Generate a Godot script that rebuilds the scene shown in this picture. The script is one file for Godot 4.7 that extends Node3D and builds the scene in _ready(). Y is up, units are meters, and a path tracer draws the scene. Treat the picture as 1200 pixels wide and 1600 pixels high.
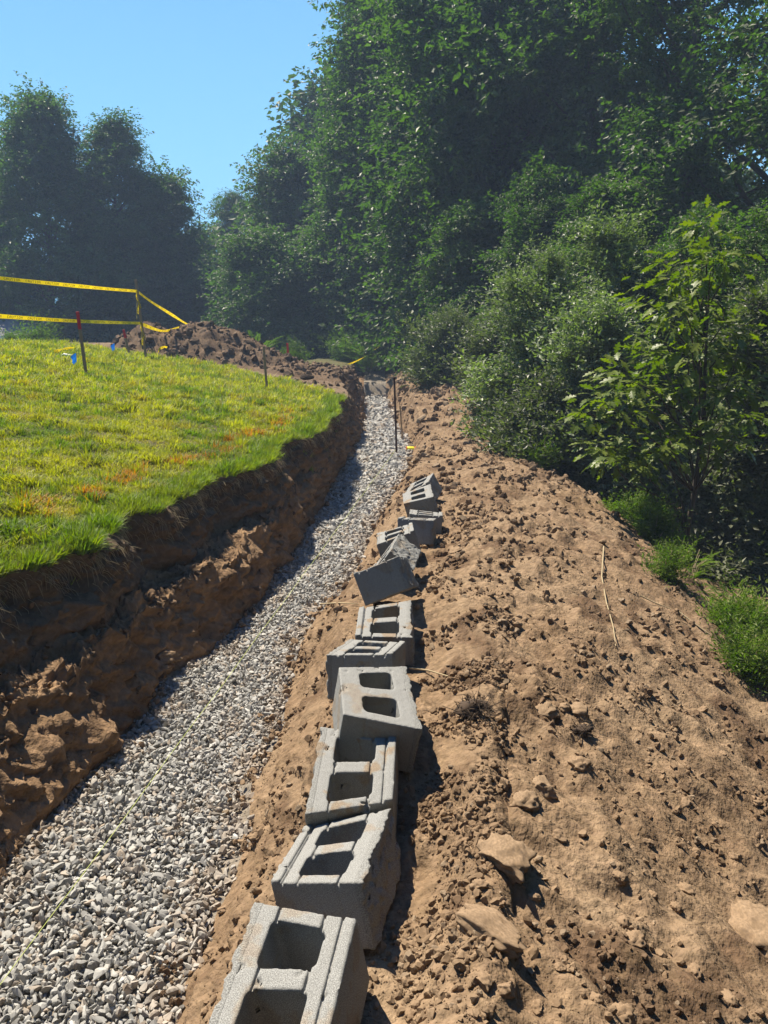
extends Node3D
# ------------------------------------------------------------------ constants
const CAM_Y := 2.05
const PITCH := 12.7
const FPX := 1202.0
var rng := RandomNumberGenerator.new()
var nA := FastNoiseLite.new()
var nB := FastNoiseLite.new()
var nC := FastNoiseLite.new()
var nD := FastNoiseLite.new()
var used := {}
var M := {}

# ------------------------------------------------------------------ helpers
func numbered(called: String) -> String:
	if not used.has(called):
		used[called] = 0
		return called
	used[called] += 1
	return "%s_%03d" % [called, used[called]]

func tag(o: Node, label := "", category := "", group := "", kind := ""):
	if label: o.set_meta("label", label)
	if category: o.set_meta("category", category)
	if group: o.set_meta("group", group)
	if kind: o.set_meta("kind", kind)
	return o

func base(called: String, at: Vector3, label := "", category := "", group := "") -> Node3D:
	var o := Node3D.new()
	o.name = numbered(called)
	add_child(o)
	o.position = at
	tag(o, label, category, group)
	return o

func part(called: String, mesh: Mesh, mat: Material, parent: Node, xf := Transform3D.IDENTITY) -> MeshInstance3D:
	var o := MeshInstance3D.new()
	o.name = called
	o.mesh = mesh
	o.material_override = mat
	o.transform = xf
	o.cast_shadow = GeometryInstance3D.SHADOW_CASTING_SETTING_ON
	parent.add_child(o, true)
	return o

func solo(called: String, mesh: Mesh, mat: Material, xf := Transform3D.IDENTITY) -> MeshInstance3D:
	return part(numbered(called), mesh, mat, self, xf)

func mat(c: Color, rough := 0.9, vcol := false) -> StandardMaterial3D:
	var m := StandardMaterial3D.new()
	m.albedo_color = c
	m.roughness = rough
	m.metallic_specular = 0.3
	m.vertex_color_use_as_albedo = vcol
	m.cull_mode = BaseMaterial3D.CULL_DISABLED
	return m

func lin(r: float, g: float, b: float) -> Color:
	return Color(r, g, b).linear_to_srgb()

func noise_img(size: int, freq: float, oct: int, seed_: int, lo := 0.0, hi := 1.0, kind := FastNoiseLite.TYPE_SIMPLEX_SMOOTH) -> Image:
	var n := FastNoiseLite.new()
	n.noise_type = kind
	n.seed = seed_
	n.frequency = freq
	n.fractal_octaves = oct
	n.fractal_gain = 0.6
	var im := n.get_seamless_image(size, size)
	im.convert(Image.FORMAT_RGB8)
	var d := im.get_data()
	for i in d.size():
		d[i] = int(255.0 * (lo + (hi - lo) * d[i] / 255.0))
	return Image.create_from_data(size, size, false, Image.FORMAT_RGB8, d)

func tex(im: Image) -> ImageTexture:
	return ImageTexture.create_from_image(im)

func grain(m: StandardMaterial3D, al: Texture2D, scale: float, height: Texture2D = null, hs := 0.0, world := true):
	m.albedo_texture = al
	m.uv1_triplanar = true
	m.uv1_world_triplanar = world
	m.uv1_scale = Vector3.ONE * scale
	if height:
		m.heightmap_enabled = true
		m.heightmap_texture = height
		m.heightmap_scale = hs

func arr_mesh(v: PackedVector3Array, idx: PackedInt32Array, col := PackedColorArray(), nrm := PackedVector3Array()) -> ArrayMesh:
	var a := []
	a.resize(Mesh.ARRAY_MAX)
	a[Mesh.ARRAY_VERTEX] = v
	a[Mesh.ARRAY_INDEX] = idx
	if col.size(): a[Mesh.ARRAY_COLOR] = col
	if nrm.is_empty():
		nrm.resize(v.size())
		for i in range(0, idx.size(), 3):
			var n := (v[idx[i + 2]] - v[idx[i]]).cross(v[idx[i + 1]] - v[idx[i]])
			nrm[idx[i]] += n; nrm[idx[i + 1]] += n; nrm[idx[i + 2]] += n
		for i in nrm.size(): nrm[i] = nrm[i].normalized() if nrm[i].length_squared() > 1e-20 else Vector3.UP
	a[Mesh.ARRAY_NORMAL] = nrm
	var m := ArrayMesh.new()
	m.add_surface_from_arrays(Mesh.PRIMITIVE_TRIANGLES, a)
	return m

class Soup:
	var v := PackedVector3Array()
	var i := PackedInt32Array()
	var c := PackedColorArray()
	func tri(a: Vector3, b: Vector3, d: Vector3, col := Color.WHITE):
		var k := v.size()
		v.append_array([a, b, d]); i.append_array([k, k + 1, k + 2]); c.append_array([col, col, col])
	func quad(a: Vector3, b: Vector3, d: Vector3, e: Vector3, col := Color.WHITE):
		tri(a, b, d, col); tri(a, d, e, col)
	# tapered tube through points
	func tube(p: PackedVector3Array, r: PackedFloat32Array, sides := 6, col := Color.WHITE):
		var k := v.size()
		for j in p.size():
			var t := (p[min(j + 1, p.size() - 1)] - p[max(j - 1, 0)]).normalized()
			var s := t.cross(Vector3(0.31, 0.2, 0.93)).normalized()
			var u := s.cross(t)
			for q in sides:
				var a := TAU * q / sides
				v.append(p[j] + (s * cos(a) + u * sin(a)) * r[j]); c.append(col)
		for j in p.size() - 1:
			for q in sides:
				var a := k + j * sides + q
				var b := k + j * sides + (q + 1) % sides
				i.append_array([a, a + sides, b, b, a + sides, b + sides])
		for e in [0, p.size() - 1]:
			v.append(p[e]); c.append(col)
			var m := v.size() - 1
			for q in sides:
				var a: int = k + e * sides + q
				var b: int = k + e * sides + (q + 1) % sides
				if e == 0: i.append_array([m, a, b])
				else: i.append_array([m, b, a])
	func box(cn: Vector3, h: Vector3, b := Basis.IDENTITY, ch := 0.0, col := Color.WHITE):
		# chamfered box: 8 corners x 3 points
		var pts := []
		for k in 8:
			var s := Vector3(1 if k & 1 else -1, 1 if k & 2 else -1, 1 if k & 4 else -1)
			var row := []
			for ax in 3:
				var q := h - Vector3.ONE * ch
				q[ax] = h[ax]
				row.append(cn + b * (s * q))
			pts.append(row)
		for ax in 3:
			var a1 := (ax + 1) % 3
			var a2 := (ax + 2) % 3
			for s in 2:
				var f := func(x: int, y: int): return pts[(s << ax) | (x << a1) | (y << a2)][ax]
				if s: quad(f.call(0, 0), f.call(0, 1), f.call(1, 1), f.call(1, 0), col)
				else: quad(f.call(0, 0), f.call(1, 0), f.call(1, 1), f.call(0, 1), col)
			if ch > 0:
				for x in 2:
					for y in 2:
						var k0: int = (x << a1) | (y << a2)
						var k1: int = k0 | (1 << ax)
						var A: Vector3 = pts[k0][a1]; var B: Vector3 = pts[k1][a1]; var C: Vector3 = pts[k1][a2]; var D: Vector3 = pts[k0][a2]
						if x == y: quad(A, B, C, D, col)
						else: quad(A, D, C, B, col)
		if ch > 0:
			for k in 8:
				var odd: bool = ((k & 1) + ((k >> 1) & 1) + ((k >> 2) & 1)) % 2 == 1
				if odd: tri(pts[k][0], pts[k][2], pts[k][1], col)
				else: tri(pts[k][0], pts[k][1], pts[k][2], col)

func flat(s: Soup) -> ArrayMesh:   # facetted: every triangle has its own corners
	var n := PackedVector3Array()
	n.resize(s.v.size())
	for k in range(0, s.i.size(), 3):
		var q := (s.v[s.i[k + 2]] - s.v[s.i[k]]).cross(s.v[s.i[k + 1]] - s.v[s.i[k]]).normalized()
		for j in 3: n[s.i[k + j]] = q
	return arr_mesh(s.v, s.i, s.c, n)

func smooth(s: Soup) -> ArrayMesh:
	return arr_mesh(s.v, s.i, s.c)

func copies(called: String, mesh: Mesh, m: Material, parent: Node, xs: Array, cols: Array) -> MultiMeshInstance3D:
	var mm := MultiMesh.new()
	mm.transform_format = MultiMesh.TRANSFORM_3D
	mm.use_colors = true
	mm.mesh = mesh
	mm.instance_count = xs.size()
	var b := PackedFloat32Array()
	b.resize(xs.size() * 16)
	var k := 0
	for j in xs.size():
		var t: Transform3D = xs[j]
		var c: Color = cols[j]
		b[k] = t.basis.x.x; b[k + 1] = t.basis.y.x; b[k + 2] = t.basis.z.x; b[k + 3] = t.origin.x
		b[k + 4] = t.basis.x.y; b[k + 5] = t.basis.y.y; b[k + 6] = t.basis.z.y; b[k + 7] = t.origin.y
		b[k + 8] = t.basis.x.z; b[k + 9] = t.basis.y.z; b[k + 10] = t.basis.z.z; b[k + 11] = t.origin.z
		b[k + 12] = c.r; b[k + 13] = c.g; b[k + 14] = c.b; b[k + 15] = 1.0
		k += 16
	mm.buffer = b
	var o := MultiMeshInstance3D.new()
	o.name = called
	o.multimesh = mm
	o.material_override = m
	parent.add_child(o, true)
	return o

func rnd_basis() -> Basis:
	return Basis.from_euler(Vector3(rng.randf() * TAU, rng.randf() * TAU, rng.randf() * TAU))

func mixc(a: Color, b: Color, t: float) -> Color:
	return a.lerp(b, clampf(t, 0.0, 1.0))

# ray of a photograph pixel
func ray(px: float, py: float) -> Vector3:
	var a := (py - 800.0) / FPX
	var p := deg_to_rad(PITCH)
	return Vector3((px - 600.0) / FPX, -a * cos(p) - sin(p), -cos(p) + a * sin(p))

func at_d(px: float, py: float, d: float) -> Vector3:
	var r := ray(px, py)
	return Vector3(0, CAM_Y, 0) + r * (d / -r.z)

# ------------------------------------------------------------------ terrain tables: [distance, x]
var T_EDGE := [[-4, -2.2], [2.2, -2.1], [3.67, -1.93], [3.95, -1.79], [4.3, -1.70], [4.75, -1.74], [5.0, -1.80], [5.25, -1.56], [5.8, -1.44], [6.3, -1.50], [6.7, -1.34], [7.3, -1.05], [7.8, -1.12], [8.6, -1.22], [9.4, -0.9], [9.9, -0.79], [11.2, -0.92], [12, -0.74], [14, -0.92], [15.5, -0.8], [16.5, -0.75], [19, -1.1], [23, -1.0], [28, -1.2], [34, -1.3]]
var T_BACK := [[-4, -2.1], [2.2, -2.0], [3.5, -1.84], [3.85, -1.72], [4.1, -1.58], [4.6, -1.63], [5.1, -1.62], [5.4, -1.42], [6.3, -1.40], [6.7, -1.24], [7.3, -0.98], [8.6, -1.08], [9.9, -0.74], [11.2, -0.85], [12, -0.68], [14, -0.78], [16.5, -0.66], [19, -0.85], [23, -0.86], [28, -1.0], [34, -1.2]]
var T_FRONT := [[-4, -1.93], [2.2, -1.83], [3.13, -1.73], [3.38, -1.69], [3.6, -1.56], [3.93, -1.55], [4.04, -1.45], [4.5, -1.51], [4.94, -1.38], [5.3, -1.24], [5.7, -1.14], [6.2, -1.16], [6.6, -1.03], [7.3, -0.96], [8.6, -0.98], [9.9, -0.72], [11.2, -0.82], [12, -0.67], [14, -0.72], [16.5, -0.62], [19, -0.75], [23, -0.78], [28, -0.95], [34, -1.1]]
var T_GL := [[-4, -1.7], [2.2, -1.6], [2.7, -1.54], [3.1, -1.49], [3.4, -1.43], [3.55, -1.37], [3.75, -1.41], [4.0, -1.33], [4.28, -1.42], [4.55, -1.34], [4.8, -1.19], [5.2, -1.12], [5.5, -1.08], [6.1, -0.98], [6.44, -1.01], [7.3, -0.92], [8.06, -0.88], [9, -0.80], [9.74, -0.82], [12.2, -0.70], [14.5, -0.60], [16, -0.50], [19, -0.56], [23, -0.62], [28, -0.75], [34, -0.8]]
var T_GR := [[-4, -0.72], [2.0, -0.66], [2.5, -0.62], [2.8, -0.57], [3.3, -0.63], [3.7, -0.56], [4.2, -0.57], [4.7, -0.59], [5.3, -0.57], [5.8, -0.43], [6.25, -0.34], [6.8, -0.25], [7.3, -0.20], [8.8, -0.07], [10.3, 0.12], [12.0, 0.35], [13.4, 0.48], [15.6, 0.58], [18.3, 0.34], [22, 0.28], [24.5, 0.26], [28, 0.08], [34, 0.0]]
var T_BLK := [[-4, -0.3], [1.5, -0.24], [2.1, -0.16], [2.5, -0.11], [3, -0.05], [4, -0.01], [4.6, -0.1], [5.1, -0.0], [5.7, 0.09], [6.3, 0.28], [6.8, 0.37], [7.4, 0.39], [8, 0.4], [10, 0.6], [12, 0.85], [14, 1.0], [18, 0.9], [24, 0.8], [34, 0.8]]
var T_BLKH := [[-4, 0.36], [1.5, 0.36], [2.1, 0.29], [2.5, 0.33], [2.86, 0.43], [3.2, 0.40], [3.5, 0.37], [3.9, 0.40], [4.4, 0.42], [4.8, 0.40], [5.1, 0.38], [5.7, 0.38], [6.25, 0.37], [6.8, 0.33], [7.3, 0.37], [8, 0.36], [10, 0.33], [13, 0.25], [15, 0.3], [18, 0.7], [22, 0.85], [26, 0.9], [30, 0.9], [34, 0.8]]
var T_CREST := [[-4, 0.44], [1.5, 0.44], [4, 0.46], [7, 0.47], [10, 0.42], [13, 0.36], [16, 0.55], [19, 0.92], [22, 0.98], [26, 0.95], [30, 0.9], [34, 0.8], [40, 0.7]]

var T_CX := [[-4, 0.3], [1.5, 0.32], [3, 0.52], [5, 0.9], [8, 1.4], [12, 1.7], [20, 1.45], [40, 1.4]]
var T_SH := [[-4, -0.6], [2.5, -0.55], [3.5, -0.35], [4.5, -0.12], [6, 0.08], [8, 0.18], [12, 0.16], [15, 0.25], [20, 0.5], [40, 0.5]]

func tab(t: Array, d: float) -> float:
	if d <= t[0][0]: return t[0][1]
	for k in range(1, t.size()):
		if d <= t[k][0]:
			var f: float = (d - t[k - 1][0]) / (t[k][0] - t[k - 1][0])
			return lerpf(t[k - 1][1], t[k][1], f)
	return t[-1][1]

func smin(a: float, b: float, k: float) -> float:
	var h := clampf(0.5 + 0.5 * (b - a) / k, 0.0, 1.0)
	return lerpf(b, a, h) - k * h * (1.0 - h)

func lawn_h(x: float, xe: float) -> float:
	return smin(0.88 + 0.18 * maxf(0.0, xe - x), 1.97, 0.35)

func ctrl(d: float) -> PackedVector2Array:
	var e := smoothstep(28.0, 28.7, d) * 0.52 + smoothstep(29.5, 32.5, d) * 0.4   # the end of the trench
	var spoil := smoothstep(16.0, 19.0, d) * 0.22
	var xe := tab(T_EDGE, d) + 0.10 * nA.get_noise_1d(d * 1.3 + 4.0) + 0.05 * nB.get_noise_1d(d * 4.0)
	var xk := tab(T_BLK, d)
	var hb := tab(T_BLKH, d)
	var hc := tab(T_CREST, d)
	var far := smoothstep(30.0, 40.0, d)
	var edge_h := 0.88 + spoil
	var led := 0.47 + spoil * 0.6
	var dip := smoothstep(23.0, 33.0, d) * 1.8   # the ground falls away behind the crest
	return PackedVector2Array([
		Vector2(-90, 1.6 - dip), Vector2(-14, 1.97 - dip), Vector2(xe - 6.6, lawn_h(xe - 6.6, xe) - dip * 0.8), Vector2(xe - 1.4, lawn_h(xe - 1.4, xe) + spoil * 0.5), Vector2(xe, edge_h),
		Vector2(tab(T_BACK, d), maxf(led, e)), Vector2(tab(T_FRONT, d), maxf(0.42, e)), Vector2(tab(T_GL, d), -0.035 + e),
		Vector2(tab(T_GR, d), -0.035 + e), Vector2(maxf(xk - 0.2, tab(T_GR, d) + 0.18), maxf(hb, e)), Vector2(xk + 0.25, hb + 0.03), Vector2(maxf(tab(T_CX, d), xk + 0.32), hc),
		Vector2(2.5, lerpf(tab(T_SH, d), 0.3, far)), Vector2(3.5, lerpf(minf(-0.75, tab(T_SH, d) - 0.5), 0.1, far)), Vector2(5.2, lerpf(-1.0, 0.0, far)), Vector2(20, -1.0), Vector2(90, -1.0)])

# [segment columns, roughness sideways, roughness upwards, curve]
var SEG := [[6, 0.0, 0.05, 1.0], [12, 0.0, 0.03, 1.0], [40, 0.0, 0.03, 1.0], [36, 0.0, 0.025, 1.0], [34, 0.13, 0.04, 1.0], [30, 0.06, 0.11, 1.0], [34, 0.15, 0.05, 1.0], [16, 0.0, 0.012, 1.0], [28, 0.05, 0.045, 1.0], [34, 0.0, 0.03, 1.0], [72, 0.0, 0.05, 1.0], [80, 0.0, 0.06, 1.0], [40, 0.0, 0.07, 1.0], [20, 0.0, 0.08, 1.0], [14, 0.0, 0.15, 1.0], [8, 0.0, 0.1, 1.0]]
var rows := PackedFloat32Array()
var NC := 0
var seg_col := PackedInt32Array()
var G := PackedVector3Array()
var GN := PackedVector3Array()

# loose clods: rounded lumps of uneven size, here and there
func lump(x: float, d: float, k: float) -> float:
	var m := smoothstep(-0.05, 0.4, nA.get_noise_2d(x * 1.7 + k * 9.0, d * 1.7))
	return m * clampf(-nD.get_noise_2d(x * 7.0 + k, d * 7.0) - 0.35, 0.0, 1.0) * 1.7

func lawn_mask(x: float, d: float) -> float:
	var lim := 16.1 + clampf(-x - 0.9, 0.0, 4.0) * 0.75 + nA.get_noise_2d(x * 1.5, d * 0.6) * 0.8
	return 1.0 - smoothstep(lim - 0.15, lim + 0.15, d)

func build_grid():
	var d := -4.0
	while d < 0.9:
		rows.append(d); d += 0.14
	while d < 35.0:
		rows.append(d); d *= 1.0062
	while d < 140.0:
		rows.append(d); d *= 1.05
	seg_col.append(0)
	for s in SEG: seg_col.append(seg_col[-1] + s[0])
	NC = seg_col[-1] + 1
	var ampx := PackedFloat32Array(); ampx.resize(NC)
	var ampy := PackedFloat32Array(); ampy.resize(NC)
	for s in SEG.size():
		for j in SEG[s][0] + 1:
			var c: int = seg_col[s] + j
			var e: float = sin(PI * j / SEG[s][0])
			if SEG[s][1] == 0.0: e = 1.0
			ampx[c] = maxf(ampx[c], SEG[s][1] * minf(1.0, e * 1.6))
			ampy[c] = SEG[s][2] if j > 0 else maxf(ampy[c], SEG[s][2])
	G.resize(rows.size() * NC)
	for r in rows.size():
		d = rows[r]
		var cp := ctrl(d)
		var fine := 1.0 - smoothstep(8.0, 30.0, d) * 0.5
		for s in SEG.size():
			var n: int = SEG[s][0]
			for j in n + (1 if s == SEG.size() - 1 else 0):
				var c := seg_col[s] + j
				var f := float(j) / n
				var p: Vector2
				if s >= 9 and s <= 13 and s > 0:   # smooth curve over the bank
					p = cp[s].cubic_interpolate(cp[s + 1], cp[s - 1] if s > 9 else cp[s] - Vector2(0.2, 0.05), cp[min(s + 2, 16)], f)
					p.x = lerpf(cp[s].x, cp[s + 1].x, f)
				elif s == 4 or s == 6:   # cut faces: undercut near the top
					p = cp[s].lerp(cp[s + 1], f)
					p.x = lerpf(cp[s].x, cp[s + 1].x, f * f * (3 - 2 * f) * 0.7 + f * 0.3)
				else:
					p = cp[s].lerp(cp[s + 1], f)
				var x := p.x
				var y := p.y
				var q1 := nA.get_noise_3d(x * 1.6, y * 2.0, d * 1.6)
				var q2 := nB.get_noise_3d(x * 5.0, y * 5.0, d * 5.0)
				var q3 := nC.get_noise_3d(x * 21.0, y * 21.0, d * 21.0)
				var ay := ampy[c]
				if s >= 8 and s <= 12:
					var q4 := nA.get_noise_3d(x * 3.1 + 40.0, d * 3.1, 7.0)
					var q5 := nB.get_noise_2d(x * 11.0 + 3.0, d * 11.0)
					y += ay * (q1 * 0.7 + q4 * 0.6 + q2 * 0.85 * (0.6 + q1) + q5 * 0.14 * fine + q3 * 0.13 * fine * (1.0 + 1.5 * q4)) + (lump(x, d, 1.0) * 0.016 + lump(x * 2.1, d * 2.1, 2.0) * 0.010) * fine
					if s >= 11: y += 0.045 * nB.get_noise_2d((x * 0.77 - d * 0.64) * 1.1, (x * 0.64 + d * 0.77) * 5.0)
				elif s < 4:
					y += ay * (q1 * 1.2 + q2 * 0.5) * minf(1.0, 0.3 + absf(x - cp[4].x))
				else:
					y += ay * (q1 * 0.6 + q2 * 0.8 + q3 * 0.35 * fine)
				if ampx[c] > 0.0:
					x += (lump(d * 1.2, y * 1.6 + x, 4.0) * 0.05 + lump(d * 2.6, y * 3.0, 5.0) * 0.022) * minf(1.0, ampx[c] * 12.0)
					x += ampx[c] * (q1 * 0.7 + nB.get_noise_3d(x * 4.0 + 9.0, y * 7.0, d * 4.0) * 0.55 + nC.get_noise_3d(x * 15.0, y * 15.0 + 5.0, d * 15.0) * 0.28)
				G[r * NC + c] = Vector3(x, y, -d)
	GN.resize(G.size())
	for r in rows.size():
		for c in NC:
			var a := G[r * NC + maxi(c - 1, 0)]
			var b := G[r * NC + mini(c + 1, NC - 1)]
			var e := G[maxi(r - 1, 0) * NC + c]
			var g := G[mini(r + 1, rows.size() - 1) * NC + c]
			var n := (b - a).cross(g - e)
			GN[r * NC + c] = n.normalized() if n.length_squared() > 1e-14 else Vector3.UP

func strip_mesh(c0: int, c1: int, colour: Callable) -> ArrayMesh:
	var v := PackedVector3Array(); var n := PackedVector3Array(); var idx := PackedInt32Array(); var col := PackedColorArray()
	var w := c1 - c0 + 1
	for r in rows.size():
		for c in range(c0, c1 + 1):
			var p := G[r * NC + c]
			v.append(p); n.append(GN[r * NC + c]); col.append(colour.call(p, c))
	for r in rows.size() - 1:
		for c in w - 1:
			var a := r * w + c
			idx.append_array([a, a + w, a + 1, a + 1, a + w, a + w + 1])
	return arr_mesh(v, idx, col, n)

func row_at(d: float) -> float:
	var k := rows.bsearch(d)
	k = clampi(k, 1, rows.size() - 1)
	return k - 1 + clampf((d - rows[k - 1]) / (rows[k] - rows[k - 1]), 0.0, 1.0)

func grid_at(rf: float, cf: float) -> Vector3:
	var r := clampi(int(rf), 0, rows.size() - 2); var c := clampi(int(cf), 0, NC - 2)
	var k := r * NC + c
	return G[k].lerp(G[k + 1], cf - c).lerp(G[k + NC].lerp(G[k + NC + 1], cf - c), rf - r)

func grid_n(rf: float, cf: float) -> Vector3:
	return GN[clampi(roundi(rf), 0, rows.size() - 1) * NC + clampi(roundi(cf), 0, NC - 1)]

func col_at(x: float, d: float, c0 := 0, c1 := -1) -> float:
	var r := clampi(roundi(row_at(d)), 0, rows.size() - 1)
	var lo := c0
	var hi := NC - 1 if c1 < 0 else c1
	while hi - lo > 1:
		var m := (lo + hi) >> 1
		if G[r * NC + m].x > x: hi = m
		else: lo = m
	var a := G[r * NC + lo].x
	var b := G[r * NC + hi].x
	return lo + clampf((x - a) / maxf(1e-5, b - a), 0.0, 1.0)

func gy(x: float, d: float) -> float:
	return grid_at(row_at(d), col_at(x, d)).y

func gn(x: float, d: float) -> Vector3:
	return grid_n(row_at(d), col_at(x, d))

func hit(px: float, py: float) -> Vector3:
	var r := ray(px, py)
	var t := 1.2
	while t < 60.0:
		var p := Vector3(0, CAM_Y, 0) + r * t
		if p.y < gy(p.x, -p.z):
			break
		t *= 1.004
	return Vector3(0, CAM_Y, 0) + r * t

# ------------------------------------------------------------------ stones
func stone_mesh(seed_: int, cuts: int, rough: float, facet: bool, lv := 2) -> ArrayMesh:
	var g := RandomNumberGenerator.new(); g.seed = seed_
	var ico := icosphere(1 if facet else lv)
	var v: PackedVector3Array = ico[0]
	var nz := FastNoiseLite.new(); nz.seed = seed_; nz.frequency = 1.3
	for k in cuts:
		var n := Vector3(g.randfn(), g.randfn(), g.randfn()).normalized()
		var h := g.randf_range(0.38, 0.72)
		for j in v.size():
			var t := v[j].dot(n) - h
			if t > 0: v[j] -= n * t
	for j in v.size(): v[j] *= 1.0 + rough * (nz.get_noise_3dv(v[j] * 1.4) + (0.5 * nz.get_noise_3dv(v[j] * 4.0) + 0.3 * nz.get_noise_3dv(v[j] * 9.0) if lv > 2 else 0.0))
	if not facet: return arr_mesh(v, ico[1])
	var s := Soup.new()
	var idx: PackedInt32Array = ico[1]
	for k in range(0, idx.size(), 3): s.tri(v[idx[k]], v[idx[k + 1]], v[idx[k + 2]])
	return flat(s)

func icosphere(lv: int) -> Array:
	var t := (1.0 + sqrt(5.0)) / 2.0
	var v := PackedVector3Array([Vector3(-1, t, 0), Vector3(1, t, 0), Vector3(-1, -t, 0), Vector3(1, -t, 0), Vector3(0, -1, t), Vector3(0, 1, t), Vector3(0, -1, -t), Vector3(0, 1, -t), Vector3(t, 0, -1), Vector3(t, 0, 1), Vector3(-t, 0, -1), Vector3(-t, 0, 1)])
	for k in v.size(): v[k] = v[k].normalized()
	var f := PackedInt32Array([0, 5, 11, 0, 1, 5, 0, 7, 1, 0, 10, 7, 0, 11, 10, 1, 9, 5, 5, 4, 11, 11, 2, 10, 10, 6, 7, 7, 8, 1, 3, 4, 9, 3, 2, 4, 3, 6, 2, 3, 8, 6, 3, 9, 8, 4, 5, 9, 2, 11, 4, 6, 10, 2, 8, 7, 6, 9, 1, 8])
	for l in lv:
		var mid := {}
		var o := PackedInt32Array()
		for k in range(0, f.size(), 3):
			var m := []
			for e in 3:
				var a := f[k + e]; var b := f[k + (e + 1) % 3]
				var key := mini(a, b) * 100000 + maxi(a, b)
				if not mid.has(key):
					v.append(((v[a] + v[b]) * 0.5).normalized()); mid[key] = v.size() - 1
				m.append(mid[key])
			o.append_array([f[k], m[0], m[2], f[k + 1], m[1], m[0], f[k + 2], m[2], m[1], m[0], m[1], m[2]])
		f = o
	return [v, f]

# ------------------------------------------------------------------ surface nets for the concrete blocks
const BW := 0.30
const BF := 0.457
const BB := 0.34
const BH := 0.20
var bn := FastNoiseLite.new()

func half_len(x: float) -> float:
	return lerpf(BB, BF, (x + BW / 2) / BW) / 2

func sd_block(p: Vector3, which: int) -> float:
	# which: 0 body, 1 split face, 2 rear lip
	var hl := half_len(p.x)
	var ends := (absf(p.z) - hl) * 0.98
	var n := bn.get_noise_3dv(p * 30.0) * 0.0011 + bn.get_noise_3dv(p * 9.0) * 0.0009
	var chip := maxf(0.0, bn.get_noise_3dv(p * 14.0 + Vector3(5, 0, 0)) - 0.5) * 0.03
	if which == 2:
		var q := maxf(maxf(absf(p.x + 0.1345) - 0.0155, absf(p.y + 0.012) - 0.019), ends)
		return q + n + chip
	if which == 1:
		var rough := bn.get_noise_3dv(p * 11.0 + Vector3(0, 3, 0)) * 0.010 + bn.get_noise_3dv(p * 34.0) * 0.006
		var q1 := maxf(maxf(p.x - 0.144 - rough, 0.118 - p.x), maxf(ends - 0.001, maxf(p.y - 0.0005, -BH - p.y)))
		return q1 + n
	var sd := maxf(maxf(p.x - 0.124, -0.150 - p.x), maxf(maxf(p.y, -BH - p.y), ends))
	# rounded outer corner
	if sd > 0.02: return sd
	var f := -p.y / BH
	var sh := 0.010 + 0.012 * f
	var xc := 0.002
	var hx := 0.083 - sh * 0.6
	var z0 := 0.024 + sh * 0.4
	var z1 := hl - 0.036 - sh * 0.6
	var az := absf(p.z)
	var r := 0.022
	var qx := absf(p.x - xc) - hx + r
	var qz := absf(az - (z0 + z1) * 0.5) - (z1 - z0) * 0.5 + r
	var core := Vector2(maxf(qx, 0), maxf(qz, 0)).length() + minf(maxf(qx, qz), 0.0) - r
	sd = maxf(sd, -core)
	# scored grooves beside the webs, and the channel in front of the lip
	for gx in [0.068, -0.062]:
		var dx: float = absf(p.x - gx)
		sd = maxf(sd, -maxf(dx - 0.0034, -0.012 - p.y))
		sd = maxf(sd, -maxf(dx - 0.0030, -0.003 - ends))
	sd = maxf(sd, -maxf(absf(p.x + 0.113) - 0.0032, -0.010 - p.y))
	return sd + n + chip

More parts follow.
